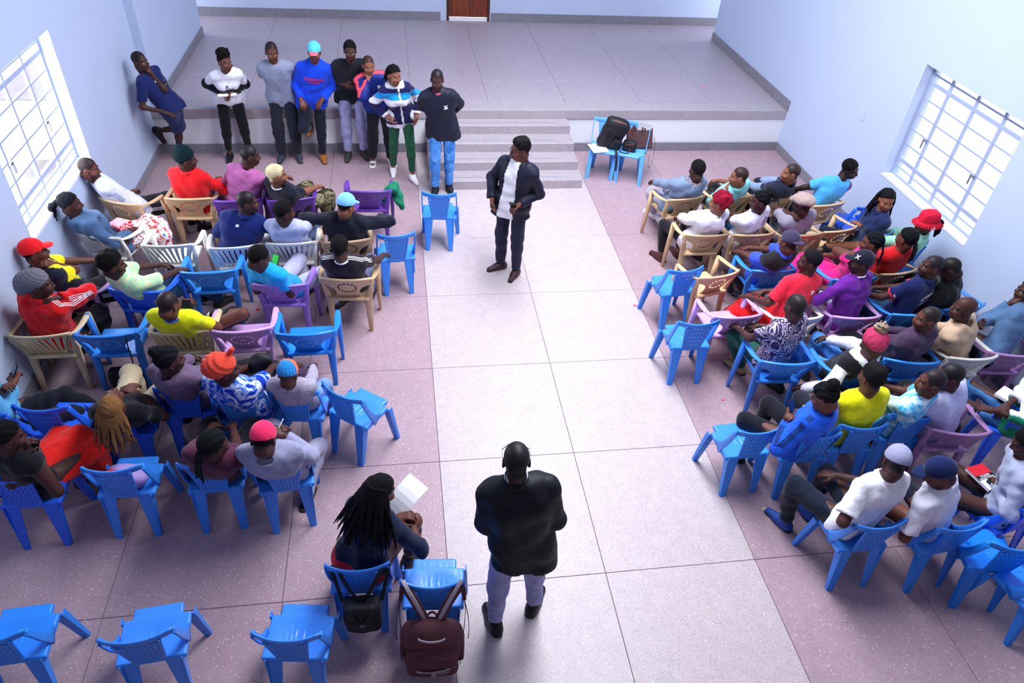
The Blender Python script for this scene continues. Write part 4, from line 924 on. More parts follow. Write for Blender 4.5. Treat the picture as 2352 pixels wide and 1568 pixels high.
def sleeve_stripes(info, side, col='#f4f2fa', t0=0., t1=1.85, offs=(-.016, 0, .016), w=.007, out=None, name='sleeve_stripe'):
    i = 0 if side == 'l' else 1; g = -1 if i == 0 else 1; bv = bvh_of(info); S_, E_, W_ = info['sh'][i], info['el'][i], info['wr'][i]
    for o in offs:
        pts = []; sd = []
        for t in np.linspace(t0, t1, 16):
            if t < 0: p = info['nb']*(-t)+S_*(1+t); d = unit(S_-info['nb'])
            elif t < 1: p = S_*(1-t)+E_*t; d = unit(E_-S_)
            else: p = E_*(2-t)+W_*(t-1); d = unit(W_-E_)
            n = np.array(out, float) if out is not None else info['lat']*g*.8+info['up']*.5*(1 if t < 1 else .3)
            if t < .15: n = info['up']*.9+info['lat']*g*.4
            n = unit(n-d*n.dot(d)); sv = np.cross(d, n); q = stick(bv, p+sv*o, n, .003, .2)
            if q is not None: pts.append(q); sd.append(sv)
        if len(pts) > 2: MB().sweep(pts, sd, w, .003, 6).obj(name, mat('print_'+col, col, .7), info['top'])
# ------------------------------------------------------------------ the people in the hall
def wp(px, z): p = at(px, z); return (p[0], p[1], p[2], 'w')
BLK = '#0d0a0b'
def C(c): return np.array(lin(c))
def paint(base, *rules):
    """colour by garment region; a rule is (test(v, info) -> mask, colour)"""
    def f(v, info):
        c = np.tile(C(base), (len(v), 1))
        for test, col in rules: c[test(v, info)] = C(col)
        return c
    return f
def spine_t(v, i): return (v-i['pel'])@i['up']/np.linalg.norm(i['nb']-i['pel'])
def front_x(v, i): d = v-i['pel']; return d@i['lat'], d@i['fwd']
def seg_d(v, a, b): ab = b-a; t = np.clip(((v-a)@ab)/ab.dot(ab), 0, 1); return np.linalg.norm(v-a-t[:, None]*ab, axis=1), t
def on_arm(v, i):
    m = np.zeros(len(v), bool)
    for k in (0, 1):
        d1, t1 = seg_d(v, i['sh'][k], i['el'][k]); d2, t2 = seg_d(v, i['el'][k], i['wr'][k]); m |= ((d1 < .085*i['s']) & (t1 > .25)) | (d2 < .075*i['s'])
    return m
def past_sleeve(t):
    def f(v, i):
        m = np.zeros(len(v), bool)
        for k in (0, 1):
            d1, t1 = seg_d(v, i['sh'][k], i['el'][k]); d2, t2 = seg_d(v, i['el'][k], i['wr'][k]); m |= ((d1 < .09*i['s']) & (t1 > t)) | ((d2 < .08*i['s']) & (t2 > .03))
        return m
    return f
def arm_top(w=.03):
    def f(v, i):
        m = np.zeros(len(v), bool)
        for k in (0, 1):
            g = -1 if k == 0 else 1; S_, E_, W_ = i['sh'][k], i['el'][k], i['wr'][k]
            for a, b in ((i['nb'], S_), (S_, E_), (E_, W_)):
                d, t = seg_d(v, a, b); ab = unit(b-a); n = unit(i['lat']*g*.7+i['up']*.7); n = unit(n-ab*n.dot(ab)); sv = np.cross(ab, n); r = v-a; m |= (d < .1) & (r@n > 0) & (np.abs(r@sv) < w) & (t < 1) & ((r@ab) > -.02)
        return m
    return f
P = person
# ---- left half
i = P('P1', 'person in white shirt and striped black trousers sitting by the left window', (203, 387), 'L1', face=48, gaze=(85, 8, 0), skin='m', top=('tee', '#dfe6fb', .8), bot=('pants', '#17141f'), shoes='#0e0d12', hair=('fade', '#171214'), beard=.8, arms=(wp((292, 448), .64), wp((306, 440), .63)), legs='ext', curl=(.6, .6))
def leg_stripes(info, side, col='#e9e6f4', offs=(-.014, 0, .014), t0=.15, t1=1.85):
    k = 0 if side == 'l' else 1; g = -1 if k == 0 else 1; bv = bvh_of(info, 'bot'); a, b, c = info['hipj'][k], info['kn'][k], info['an'][k]
    for o in offs:
        pts, sd = [], []
        for t in np.linspace(t0, t1, 14):
            p, d = (a*(1-t)+b*t, unit(b-a)) if t < 1 else (b*(2-t)+c*(t-1), unit(c-b)); n = np.array([g*1., 0, .35]); n = unit(n-d*n.dot(d)); sv = np.cross(d, n); q = stick(bv, p+sv*o, n, .003, .25)
            if q is not None: pts.append(q); sd.append(sv)
        if len(pts) > 2: MB().sweep(pts, sd, .0065, .003, 6).obj('leg_stripe', mat('print_'+col, col, .7), info['bot'])
leg_stripes(i, 'r'); sleeve_stripes(i, 'r', '#8fb4e8', -.5, .7)
i = P('P2', 'person in red jacket and dark knit cap turned to the right', (427, 366), 'L2', gaze=(72, 5, 0), top=('jacket', '#e3121c', None, ''), bot=('pants', '#2c3040'), shoes='#8b8b96', hat=('beanie', '#10262c'), arms=('lap', (.26, .20, .72)))
P('P3', 'person in dusty pink hooded top looking to the right', (574, 358), 'L3', face=12, gaze=(72, 8, 0), top=('hoodie', '#b0609c'), bot=('pants', '#3a1a30'), hair=('fade', '#15121a'), arms=('lap', 'thigh'))
P('P4', 'person with short blond hair, black T-shirt and camouflage trousers', (635, 402), 'L4', face=40, gaze=(78, 2, 0), skin='l', female=True, b=1.15, top=('tee', '#101223', None, '', '#e8e8f4'), bot=('loose', 'camo'), hair=('short', '#d9cba0'), mask='#14131a', arms=('armrest', 'thigh'))
i = P('P5', 'person in blue-grey hooded top holding a red box by the left wall', (160, 468), 'L7', face=52, gaze=(72, 5, 0), female=True, top=('hoodie', '#47648c'), bot=('skirt', 'floral'), hair=('pony', '#12141c'), arms=(wp((268, 545), .64), wp((296, 530), .66)))
torso_print(i, 'UN', .05, '#0d1430', .75, .10, False)
i = P('P6', 'person in red cap leaning on the left wall with hand at chin', (78, 578), 'L13', face=45, gaze=(68, 0, 0), skin='m', top=('tee', paint('#10142c', (past_sleeve(.2), '#f0e010')), None, '', '#e8e020'), bot=('pants', '#16131e'), hat=('cap', '#f01822'), arms=('thigh', 'chin'), legs='ext', curl=(.4, .8), near=True)
leg_stripes(i, 'r')
i = P('P7', 'person in navy jacket with red collar line, looking right', (568, 465), 'L9', gaze=(80, 5, 0), b=1.05, top=('jacket', '#0a1f66', None, '', '#0a1f66'), bot=('pants', '#14182c'), hair=('fade', '#15121a'), arms=('lap', 'armrest'), fwd=-.02)
torso_print(i, '25', .03, '#f0f2ff', .86, -.04, True, .003)
P('P8', 'person in pale grey T-shirt looking right in the second left row', (652, 487), 'L10', gaze=(62, 8, 0), top=('tee', '#b4b8de'), bot=('pants', '#4a5578'), arms=('lap', (.24, .30, .70)))
P('P9', 'person in light blue cap and black jacket with arms spread on the armrests', (795, 472), 'L11', face=4, gaze=(42, 22, 0), skin='l', b=1.05, top=('jacket', '#0f1124', None, ''), bot=('pants', '#14141e'), hat=('cap', '#7cc2f4'), arms=((-.36, .12, .80, (1, -.6, .2)), (.36, .12, .80, (1, -.6, .2))))
P('P10', 'person in pastel tie-dye shirt with afro hair and blue jeans', (257, 608), 'L14', face=38, gaze=(68, 5, 0), top=('tee', 'tiedye_pastel', .9), bot=('pants', 'denim_dark'), hair=('afro', BLK), arms=('lap', 'thigh'), legs='ext')
P('P11', 'person in turquoise T-shirt looking at a phone', (593, 592), 'L16', face=34, gaze=(55, 28, 0), top=('tee', '#12a4ea'), bot=('loose', '#b4b2d4'), arms=(wp((622, 628), .80), wp((640, 622), .80)), legs='wide', fwd=.03, curl=(.8, .8))
i = P('P12', 'person in black T-shirt with white shoulder stripes, arm on the armrest', (781, 568), 'L17', gaze=(18, 8, 0), top=('tee', '#221a28', None, '', '#f4f2fa'), bot=('pants', '#6a6e98'), arms=('lap', (.34, .22, .70, (1, -.8, 0))))
sleeve_stripes(i, 'r', t0=-.75, t1=.35); sleeve_stripes(i, 'l', t0=-.75, t1=.35)
i = P('P13', 'person in red tracksuit top and grey slouchy knit cap', (88, 652), 'L18', face=14, gaze=(80, 5, 0), top=('jacket', '#d8101a', None, ''), bot=('pants', '#14121c'), hat=('slouch', '#77747f'), arms=('lap', 'chin'), curl=(.4, .7))
sleeve_stripes(i, 'r', t0=-.7, t1=1.8)
i = P('P14', 'person in yellow jersey with blue neckband holding up a phone', (386, 700), 'L20', face=6, gaze=(22, 25, 0), skin='m', top=('tee', '#e6ea08', None, '', '#2a50d8'), bot=('pants', '#15141c'), shoes='#f4f2f6', hair=('fade', '#1c1517'), arms=('lap', wp((446, 722), .86)), feet=((-.10, .42, .085), wp((488, 722), .50)), knee=(None, (.9, .6, .3)), foot_dir=(None, (.8, .5, .25)), curl=(.4, .85))
P('P15', 'person in light denim jacket holding a phone at the left edge', (-.10, -.06, .64), 'L23', face=58, gaze=(60, 30, 0), skin='m', top=('long', '#58a4d4'), bot=('pants', '#12141f'), arms=(wp((8, 890), .84), wp((30, 880), .84)), legs='ext', curl=(.8, .8), lift=.0)
P('P16', 'person with long tan braids lying back in a blue chair', (258, 928), 'L25', face=8, gaze=(15, -48, 18), female=True, skin='m', top=('tee', '#12131f'), bot=('loose', '#cdbb98'), hair=('long', '#8a6038'), arms=(wp((280, 902), .72), wp((318, 908), .74)), legs='wide', fwd=.06)
P('P17', 'person in purple-grey hooded top with dark hair tied up', (388, 827), 'L26', face=8, gaze=(58, 6, 0), female=True, top=('hoodie', '#6c5674'), bot=('pants', '#1c1a28'), hair=('bun', '#0f1118'), arms=('lap', 'thigh'))
P('P18', 'person in orange-red head wrap and blue tie-dye dress', (515, 848), 'L27', face=14, gaze=(66, 8, 0), female=True, b=1.2, top=('tee', 'tiedye_blue', .95), bot=('skirt', '#16141f'), hat=('wrap', '#e64a36'), hair=None, arms=('lap', 'thigh'))
P('P19', 'small person in orange and blue cap and grey top', (661, 860), 'L28', s=.80, gaze=(15, 20, 0), top=('long', 'heather'), bot=('pants', '#7c98c8'), hat=('kidcap', '#ff6a3a'), hair=None, arms=('lap', 'lap'), lift=.02, fwd=-.03)
P('P20', 'person in red skirt and black sleeveless top at the left edge with a phone', (14, 1003), 'L30', face=28, gaze=(58, 15, 0), female=True, b=1.1, top=('tank', '#0d0d16'), bot=('skirt', '#ee2018'), hair=('cornrow', BLK), arms=(wp((52, 1040), .95, ), (*wp((92, 1056), .80), (.5, -.1, -1))), curl=(.7, .8))
P('P21', 'person in maroon top with long black braids tied back', (490, 1022), 'L32', face=6, gaze=(42, 12, 0), female=True, b=1.05, top=('tee', '#52203c', .5), bot=('pants', '#0e0f1c'), hair=('braidtail', '#0b0f14'), arms=('lap', 'lap'))
i = P('P22', 'person in pink cap and grey hooded top sitting in flip-flops', (605, 1010), 'L33', face=4, gaze=(6, 38, 0), top=('hoodie', '#9c9cbc'), bot=('pants', '#a09eb8'), shoes='flip', hat=('cap', '#f02c62'), arms=(wp((628, 1000), .84), wp((652, 1000), .86)), feet=((-.1, .40, .085), (.10, .03, .085)), curl=(.7, .7))
i = P('P23', 'person in black top with long black braids holding white paper', (872, 1128), 'L34', face=30, gaze=(52, 22, 0), female=True, skin='m', s=1.02, top=('long', paint('#0e1838', (lambda v, q: spine_t(v, q) < .06, '#e8102c')), 1.2), bot=('tight', '#0b1222'), hair=('long', '#0a0a10', 1.3), arms=(wp((912, 1190), .80), wp((934, 1180), .80)), shoes='#1d1d22', curl=(.7, .7), fwd=.03)
# ---- standing
def stand(key, label, head, fl, fr, face, **kw):
    a, b = at(fl, .085), at(fr, .085); pos = (a+b)/2; pos = (pos[0]+kw.pop('dx', 0), pos[1]+kw.pop('dy', 0))
    return P(key, label, head, pos=pos, face=face, feet=((*a[:2], .085, 'w'), (*b[:2], .085, 'w')), **kw)
i = stand('S1', 'person in black bomber jacket standing with back to the camera in front', (1186, 1058), (1137, 1425), (1226, 1382), 4, gaze=(4, 14, 0), b=1.06, s=1.04, hemr=.86, top=('jacket', '#0b0d18', None, 'satin', '#0b0d18'), bot=('pants', 'bluegrey_jean'), shoes='#0c0c12', hair=('fade', '#120d10'), skin='k', arms=((-.09, .24, 1.06, (.75, -1, -.5)), (.09, .24, 1.06, (.75, -1, -.5))), foot_dir=((-.35, 1, 0), (.55, 1, 0)), hipz=.965, glasses=(.100, .035))
mark(i, np.array([(-.022, -.014, 0), (.022, -.014, 0), (.022, .0, 0), (-.022, .0, 0)]), [(0, 1, 2, 3)], i['sh'][0]*.55+i['el'][0]*.45, unit(i['el'][0]-i['sh'][0]), i['up'], -i['fwd']*.6-i['lat']*.8, '#2f9a48', 'flag_patch')
mark(i, np.array([(-.022, .0, 0), (.022, .0, 0), (.022, .016, 0), (-.022, .016, 0)]), [(0, 1, 2, 3)], i['sh'][0]*.55+i['el'][0]*.45, unit(i['el'][0]-i['sh'][0]), i['up'], -i['fwd']*.6-i['lat']*.8, '#2f9fe0', 'flag_patch')
CF2 = Field()
for a0 in np.linspace(0, 2*PI, 15)[:-1]: CF2.ell(i['nb']+i['up']*.045+i['lat']*math.sin(a0)*.052+i['fwd']*math.cos(a0)*.052, (.022, .022, .026), .012)
cv, cq = CF2.mesh(.008, (), folds(.002, 3, 60)); colored('scarf', cv, cq, np.ones((len(cv), 3)), patmat('zebra', [(.45, '#23233a'), (.52, '#f0f0ff')], 16, 'wave', 4), i['root'])
def opened(base, inner, w=.055):
    return paint(base, (lambda v, q: (np.abs(front_x(v, q)[0]+.0) < w*(1.0-.25*spine_t(v, q))) & (front_x(v, q)[1] > .03) & (spine_t(v, q) > -.35), inner))
i = stand('S2', 'person in dark open jacket over white shirt standing in the middle with a phone', (1196, 343), (1185, 618), (1150, 602), -152, gaze=(-100, 6, 0), sh=-140, skin='m', s=1.02, top=('jacket', opened('#12142a', '#f6f4fc', .085), None, 'satin', '#12142a'), bot=('pants', '#1b1d38'), shoes='#3c2226', hair=('flat', '#0d0b10'), arms=(wp((1192, 470), 1.03), 'pocket'), foot_dir=((.05, 1, 0), (.65, .8, 0)), vqm=.6, curl=(.8, .5), glasses=(.103, .004))
i = P('S3', 'person in navy shirt and shorts leaning on the left wall, hand at mouth', (321, 141), pos=at((368, 243), .90)+np.array([.12, 0, 0]), face=112, gaze=(118, -2, 0), skin='d', top=('tee', '#14225c', .75), bot=('shorts', '#132258'), shoes='#241a1c', hair=('fade', '#120e10'), hipz=.91, hemd=.07, feet=((*at((412, 352), .085)[:2], .085, 'w'), (*at((366, 300), .40)[:2], .40, 'w')), knee=(None, (0, 1, .1)), foot_dir=(None, (0, .5, -.8)), arms=('chin', 'side'), curl=(.8, .3))
torso_print(i, 'e', .05, '#e8eef8', .78, .05); shape_print(i, [(-.03, -.03), (.03, -.03), (.035, .03), (-.02, .035)], '#a8b43a', .62, -.03)
i = stand('S4', 'person in white T-shirt over black sleeves holding a phone and paper roll', (516, 142), (573, 345), (527, 352), 168, gaze=(140, 4, 0), female=True, b=1.1, s=.99, skin='m', top=('tee', paint('#eef0fc', (past_sleeve(.66), '#0b0f1e')), 1.93), bot=('tight', '#0a0b14'), shoes='#0c0c12', hair=('puff', BLK), arms=((-.06, .22, 1.06), (.08, .22, 1.04)), curl=(.75, .75))
torso_print(i, 'Sauti', .062, '#d8306a', .50, 0, sx=.9); torso_print(i, 'Tetezi', .062, '#1a8a98', .40, 0, sx=.9)
shape_print(i, [(-.03, -.045), (.0, -.05), (.012, -.01), (.0, .02), (-.012, .02), (-.008, .045), (-.03, .05), (-.04, .03), (-.03, .015), (-.04, -.01)], '#101c3c', .64, 0, name='print_figure')
shape_print(i, [(.012, -.03), (.055, -.012), (.04, .025), (.035, .02), (.045, -.008), (.014, -.022)], '#1a8a98', .64, 0, name='print_book')
i = stand('S5', 'person in grey T-shirt and dark trousers with hands behind the back', (624, 119), (686, 352), (647, 352), 178, gaze=(165, 10, 0), skin='m', s=1.04, top=('tee', '#8c95b0', .7), bot=('loose', '#1c2030'), shoes='#3c4250', hair=('fade', '#120e10'), beard=.4, arms=('behind', 'behind'))
i = P('S6', 'person in bright blue hooded top with a pale blue cap, one foot up', (722, 120), pos=at((735, 366)), face=178, gaze=(178, 12, 0), skin='m', s=1.02, top=('hoodie', '#0c44dc'), bot=('pants', '#12182a'), shoes='#b06c34', hat=('cap', '#58cfe0', '#f0667c'), arms=((-.14, .20, .98), (.14, .20, .98)), feet=((-.05, .0, .085), (.10, -.22, .42)), knee=((0, 1, 0), (.2, 1, 0)))
torso_print(i, "COUGHLIN'S", .050, '#e62a5c', .66, 0, bold=.0022, sx=.9); torso_print(i, 'CREW', .050, '#e62a5c', .56, 0, bold=.0022, sx=1.05)
i = stand('S7', 'person in black T-shirt and pale blue-grey jeans beside the blue hooded top', (804, 116), (836, 345), (800, 350), 176, gaze=(176, 8, 0), b=1.08, s=1.06, top=('tee', '#10131f', .75), bot=('pants', 'bluegrey_jean'), shoes='#3a4038', hair=('short', BLK), arms=('front', 'front'), curl=(.8, .8))
i = stand('S8', 'person in navy and coral tracksuit jacket with hand at mouth', (846, 150), (898, 362), (856, 362), 172, gaze=(168, 8, 0), skin='l', s=.97, top=('jacket', paint('#10287c', (arm_top(.034), '#ff5060'), (lambda v, q: spine_t(v, q) < -.27, '#f2f0fa')), None, 'satin', '#10287c'), bot=('loose', '#191924'), shoes='slide', hair=('fade', '#241816'), arms=('pocket', 'chin'), vqm=.75, curl=(.5, .8))
shape_print(i, [(-.022, .02), (-.012, .028), (0, .02), (.012, .028), (.022, .02), (.016, -.02), (0, -.03), (-.016, -.02)], '#e0d8ec', .74, -.075, name='crest'); shape_print(i, [(-.014, 0), (.014, 0), (.010, -.014), (0, -.02), (-.010, -.014)], '#4fb0e0', .73, -.075, name='crest_field')
def s9(v, q):
    z = v[:, 2]; c = np.tile(C('#17174e'), (len(v), 1)); c[z > 1.22] = C('#1296e4'); c[(z <= 1.22) & (z > 1.13)] = C('#f2f0fa'); c[z > 1.31] = C('#17174e')
    x, y = front_x(v, q); c[(np.abs(x) < .011) & (y > 0)] = C('#f2f0fa'); c[z < .83] = C('#eceaf6')
    for k in (0, 1):
        d, t = seg_d(v, q['el'][k], q['wr'][k]); c[(d < .09) & (t > .80)] = C('#f2f0fa')
    d = np.linalg.norm(v-q['nb'], axis=1); c[(d < .125) & (z > q['nb'][2]-.02)] = C('#d8d8ec'); return c
i = stand('S9', 'person in navy, blue and white hooded top and green trousers by the steps', (905, 172), (948, 402), (903, 385), 170, gaze=(150, 10, 0), female=True, skin='l', s=.99, top=('hoodie', s9), bot=('tight', '#1a5238'), shoes='#f4f2f6', hair=('braids', BLK), vqm=.7, arms=('pocket', 'pocket'))
i = stand('S10', 'person in black windbreaker and worn blue jeans at the foot of the steps', (1004, 183), (1032, 425), (1000, 430), 182, gaze=(182, 14, 0), s=1.03, top=('jacket', '#191c30', None, 'satin', '#191c30'), bot=('pants', 'denim_worn'), shoes='#15131a', hair=('fade', '#15121a'), beard=.35, arms=('behind', 'behind'))
shape_print(i, [(-.03, -.03), (.03, -.03), (.015, .0), (.03, .03), (0, .015), (-.03, .03), (-.012, 0)], '#e8ecf8', .70, -.08, name='emblem'); torso_print(i, 'Harbor', .028, '#e8ecf8', .79, -.08) if False else None
CF2 = Field()
for a0 in np.linspace(-1.2, 1.2, 7): CF2.ell(i['nb']+i['up']*(.018-.02*math.cos(a0))+i['lat']*math.sin(a0)*.064+i['fwd']*math.cos(a0)*.072, (.016, .014, .024), .01)
cv, cq = CF2.mesh(.007); colored('shirt_collar', cv, cq, np.tile(C('#c0586c'), (len(cv), 1)), M_CLOTH, i['root'])
# ---- right half
i = P('Q1', 'person in grey jacket with furry hood seen from behind at the aisle', (1602, 390), 'R1', face=-14, gaze=(-14, 10, 0), top=('hoodie', '#7488a8'), bot=('pants', '#b8b6cc'), shoes='#f4f2f6', arms=('thigh', 'lap'), feet=((*at((1500, 486), .085)[:2], .085, 'w'), None))
CF2 = Field()
for a0 in np.linspace(-2.3, 2.3, 13): CF2.ell(i['nb']+i['up']*.02+i['lat']*math.sin(a0)*.098-i['fwd']*math.cos(a0)*.090, .026, .012)
cv, cq = CF2.mesh(.0075, (), folds(.007, 5, 120)); colored('fur_trim', cv, cq, np.tile(C('#8d8190'), (len(cv), 1)), M_HAIR, i['top'])
P('Q2', 'person in pale teal shirt with hand raised to the mouth', (1698, 406), 'R2', face=-14, gaze=(-72, 4, 0), skin='l', top=('polo', '#8cd8da', .8), hair=('fade', '#15121a'), arms=('chin', 'lap'), curl=(.8, .4))
P('Q3', 'person in dark jacket with grey band looking left in the front right row', (1817, 398), 'R3', face=-20, gaze=(-78, 0, 0), skin='l', top=('hoodie', paint('#1c2138', (lambda v, q: (spine_t(v, q) < .62) & (spine_t(v, q) > .2), '#8494bc'))), bot=('pants', '#1c1f30'), hair=('fade', '#15121a'))
i = P('Q4', 'smiling person in sky blue jersey leaning at the right wall', (1952, 388), 'R4', face=-38, gaze=(146, 10, 12), sh=-5, skin='k', top=('tee', paint('#4fb0f2', (lambda v, q: ((v-q['sh'][1])@q['lat'] > -.05) & (spine_t(v, q) > .62) & (front_x(v, q)[1] < .05), '#6a2a70'), ), .7), bot=('pants', '#1d2c50'), hair=('short', BLK), arms=('thigh', 'lap'))
P('Q5', 'person in navy polo with long braids looking back at the right wall', (2036, 458), 'R6', face=-72, gaze=(-165, 14, 0), female=True, skin='l', top=('polo', '#182a58', .75), bot=('pants', '#131626'), hair=('long', '#0d0d12'), arms=(wp((1972, 515), .68), wp((1985, 522), .68)))
P('Q6', 'person with red curly hair in a white hooded top', (1653, 466), 'R7', face=-18, gaze=(-56, 2, 0), female=True, skin='l', top=('hoodie', '#f2f0fa'), bot=('tight', '#14121c'), shoes='#4a2226', hair=('curls', '#8c0f2c'))
i = P('Q7', 'person with a high bun in a white T-shirt with pink back print', (1746, 462), 'R8', face=-22, gaze=(-74, 4, 0), female=True, b=1.1, top=('tee', '#efeefb', .8), bot=('pants', 'denim_dark'), hair=('bun', '#0c0c10'))
torso_print(i, 'World Contraception', .034, '#d8409c', .60, .02, True); torso_print(i, 'Day', .034, '#d8409c', .52, .02, True)
MB().sweep([stick(bvh_of(i), i['spine'](t)+i['lat']*x, -i['fwd'], .004) for t, x in ((.92, .09), (.78, .05), (.6, 0), (.4, -.06), (.25, -.12)) if stick(bvh_of(i), i['spine'](t)+i['lat']*x, -i['fwd'], .004) is not None], tuple(i['lat']), .012, .004).obj('bag_strap', mat('strap_black', '#15141c', .6), i['top'])
P('Q8', 'person in beige flat cap and grey-brown shirt', (1844, 470), 'R9', face=-14, gaze=(-30, 6, 0), top=('tee', '#8c8598', .8), bot=('pants', '#2a2c40'), hat=('flatcap', '#a48e8a'), hair=('fade', '#15121a'), arms=('chin', 'lap'), curl=(.6, .4))
i = P('Q9', 'person in blue and black jersey with a backward dark cap', (1813, 556), 'R13', face=-32, gaze=(-16, 8, 0), skin='m', top=('polo', paint('#3550d8', (lambda v, q: spine_t(v, q) > .78, '#1a1620')), .9, '', '#3550d8'), bot=('pants', '#453038'), shoes='#3c4250', hat=('cap_back', '#3a3050'), hair=('fade', '#15121a'), feet=((*at((1716, 676), .085)[:2], .085, 'w'), None))
shape_print(i, [(-.06, .035), (.06, .035), (.06, -.03), (.054, -.03), (.054, .028), (-.054, .028), (-.06, .0)], '#c8d0f8', .35, .02, True, name='print_outline')
P('Q10', 'person in hot pink dress with long black braids and raised hand', (2003, 558), 'R14', face=-26, gaze=(-58, 4, 0), female=True, b=1.15, skin='m', top=('dress', '#f01c80'), bot=('skirt', '#f01c80'), hair=('braidtail', '#0b0f14'), arms=('chin', 'lap'), curl=(.5, .4))
P('Q11', 'person in red top with long black cornrow braids', (2083, 548), 'R15', face=-14, gaze=(-22, 4, 0), female=True, skin='m', top=('tee', '#cc0e18', .5), bot=('pants', '#14121a'), hair=('cornrow', '#0b0f14'))
P('Q12', 'person in red bucket hat and mint jacket beneath the right window', (2128, 512), 'R16', face=-30, gaze=(-84, 4, 0), female=True, top=('jacket', opened('#9ad8ba', '#d81c34', .05), None, '', '#9ad8ba'), bot=('pants', '#2a4a40'), hat=('bucket', '#dc2440'), hair=('pony', '#120f14'), arms=('lap', 'lap'))
i = P('Q13', 'person in coral red T-shirt and red trousers looking left', (1860, 600), 'R18', face=-40, gaze=(-72, 2, 0), sh=-12, b=1.05, top=('tee', '#f42440', .8), bot=('loose', '#dc0e18'), shoes='#5a3a30', hair=('short', '#141018'), arms=('thigh', 'lap'), legs='ext')
shape_print(i, [(0, .03), (.012, .01), (.03, .015), (.012, -.005), (.016, -.03), (0, -.012), (-.016, -.03), (-.012, -.005), (-.03, .015), (-.012, .01)], '#f8d8e0', .74, .07, True, name='emblem')
i = P('Q14', 'person in purple sweater and navy cap looking left', (1978, 602), 'R19', face=-12, gaze=(-70, 4, 0), top=('long', '#6a1c92', None, '', '#e4e0f4'), bot=('pants', '#a09cb8'), hat=('cap', '#15182c'), hair=('fade', '#15121a'), arms=('armrest', 'lap'))
i['topcap'] = i['hat']; hv = i['Hc']+i['R']@np.array([-.062, .06, .085]); n_ = i['R']@unit(np.array([-.6, .5, .6]))
v, f = text_mesh('X', .055, .002); u_ = unit(np.cross(np.array([0, 0, 1.]), n_)); w_ = np.cross(n_, u_)
link('cap_emblem', newmesh('cap_emblem', [hv+n_*.016+u_*a[0]+w_*a[1] for a in v], f), mat('print_#f4f2fa', '#f4f2fa', .7), i['hat'])
i = P('Q15', 'person in navy jersey with white back lettering', (2140, 612), 'R20', face=-36, gaze=(-78, -2, 0), sh=-22, top=('polo', paint('#0e1a52', (past_sleeve(.60), '#e8203a')), .68, '', '#0e1a52'), bot=('pants', 'denim_dark'), hair=('fade', '#15121a'), arms=('thigh', 'lap'))
torso_print(i, 'HOVERTU', .050, '#f4f4fc', .74, .02, True, .002, .95, rotd=8); shape_print(i, [(-.05, -.02), (-.03, -.04), (.0, -.03), (.07, .035), (.06, .045), (-.01, .0), (-.03, .02)], '#c8c8dc', .56, .02, True, name='print_tick')
shape_print(i, [(-.07, -.018), (.05, -.012), (.075, .008), (.05, .022), (-.03, .016)], '#f0602c', .30, .02, True, name='print_orange')
v, f = text_mesh('SPORT', .026, .0015)
mark(i, v, f, i['sh'][0]*.5+i['el'][0]*.5, unit(i['el'][0]-i['sh'][0])*.3+unit(np.cross(i['up'], -i['fwd']))*.9, i['up'], unit(-i['fwd']*.5-i['lat']*.8), '#f4f4fc', 'print_lettering')
P('Q16', 'person in black top bent forward at the right wall', (2184, 618), 'R21', face=-48, gaze=(-52, 40, 0), skin='k', b=1.12, top=('long', '#08080e'), bot=('pants', '#0b0b12'), hair=('fade', '#100c10'), arms=('knee', 'knee'))
i = P('Q17', 'person in white and purple paisley shirt with green trousers', (1827, 704), 'R23', face=-22, gaze=(-16, 14, 0), top=('tee', 'paisley', .62), bot=('pants', '#164c46'), shoes='#a88a68', hair=('fade', '#18141a'), arms=('thigh', 'lap'), feet=((*at((1700, 838), .085)[:2], .085, 'w'), None), fwd=.05)
P('Q18', 'person in brown sweater looking left in the fifth right row', (2130, 732), 'R25', face=-16, gaze=(-78, 2, 0), skin='m', b=1.1, top=('long', '#46304c'), bot=('pants', '#15141f'), hair=('fade', '#1a1518'), beard=.4)
P('Q19', 'shaven-headed person in beige hooded top', (2213, 709), 'R26', face=-26, gaze=(-78, 2, 0), top=('hoodie', '#cbac90'), bot=('pants', '#2a2a38'), hair=None)
i = P('Q20', 'person in grey-blue jacket with hand at mouth at the right edge', (2362, 668), 'R27', face=-34, gaze=(-80, 2, 0), top=('jacket', '#52749c', None, ''), bot=('pants', '#1f2434'), arms=('chin', 'cross'), curl=(.7, .6))
i = P('Q21', 'person in bobble hat and black vest over white sleeves reaching to a chair leg', (2006, 790), 'R24', face=-24, gaze=(-14, 14, 0), top=('hoodie', paint('#e8e6f6', (lambda v, q: ~on_arm(v, q) & (np.linalg.norm(v-q['nb'], axis=1) > .135), '#12131c'))), bot=('pants', 'denim_worn'), hat=('bobble', 'beanie_pink', '#9a8674'), hair=None, arms=(wp((1842, 888), .50), 'lap'), curl=(.9, .4), legs='wide')
P('Q22', 'person in plain yellow T-shirt seen from behind', (2003, 868), 'R30', face=-4, gaze=(-8, 8, 0), skin='m', b=1.05, top=('tee', '#e8e606', .75), bot=('pants', '#1c1c2a'), hair=('flat', '#121014'))
P('Q23', 'person in pale blue tie-dye T-shirt looking left', (2139, 878), 'R31', face=-18, gaze=(-72, 0, 0), skin='m', top=('tee', 'tiedye_sky', .85), bot=('pants', '#191926'), hair=('fade', '#15121a'))
P('Q24', 'broad person in plain pale T-shirt behind the tie-dye T-shirt', (2182, 864), 'R32', face=-22, gaze=(-66, 10, 0), b=1.15, top=('tee', '#cfcff6', .8), bot=('pants', '#191926'), hair=('fade', '#15121a'), fwd=.04)
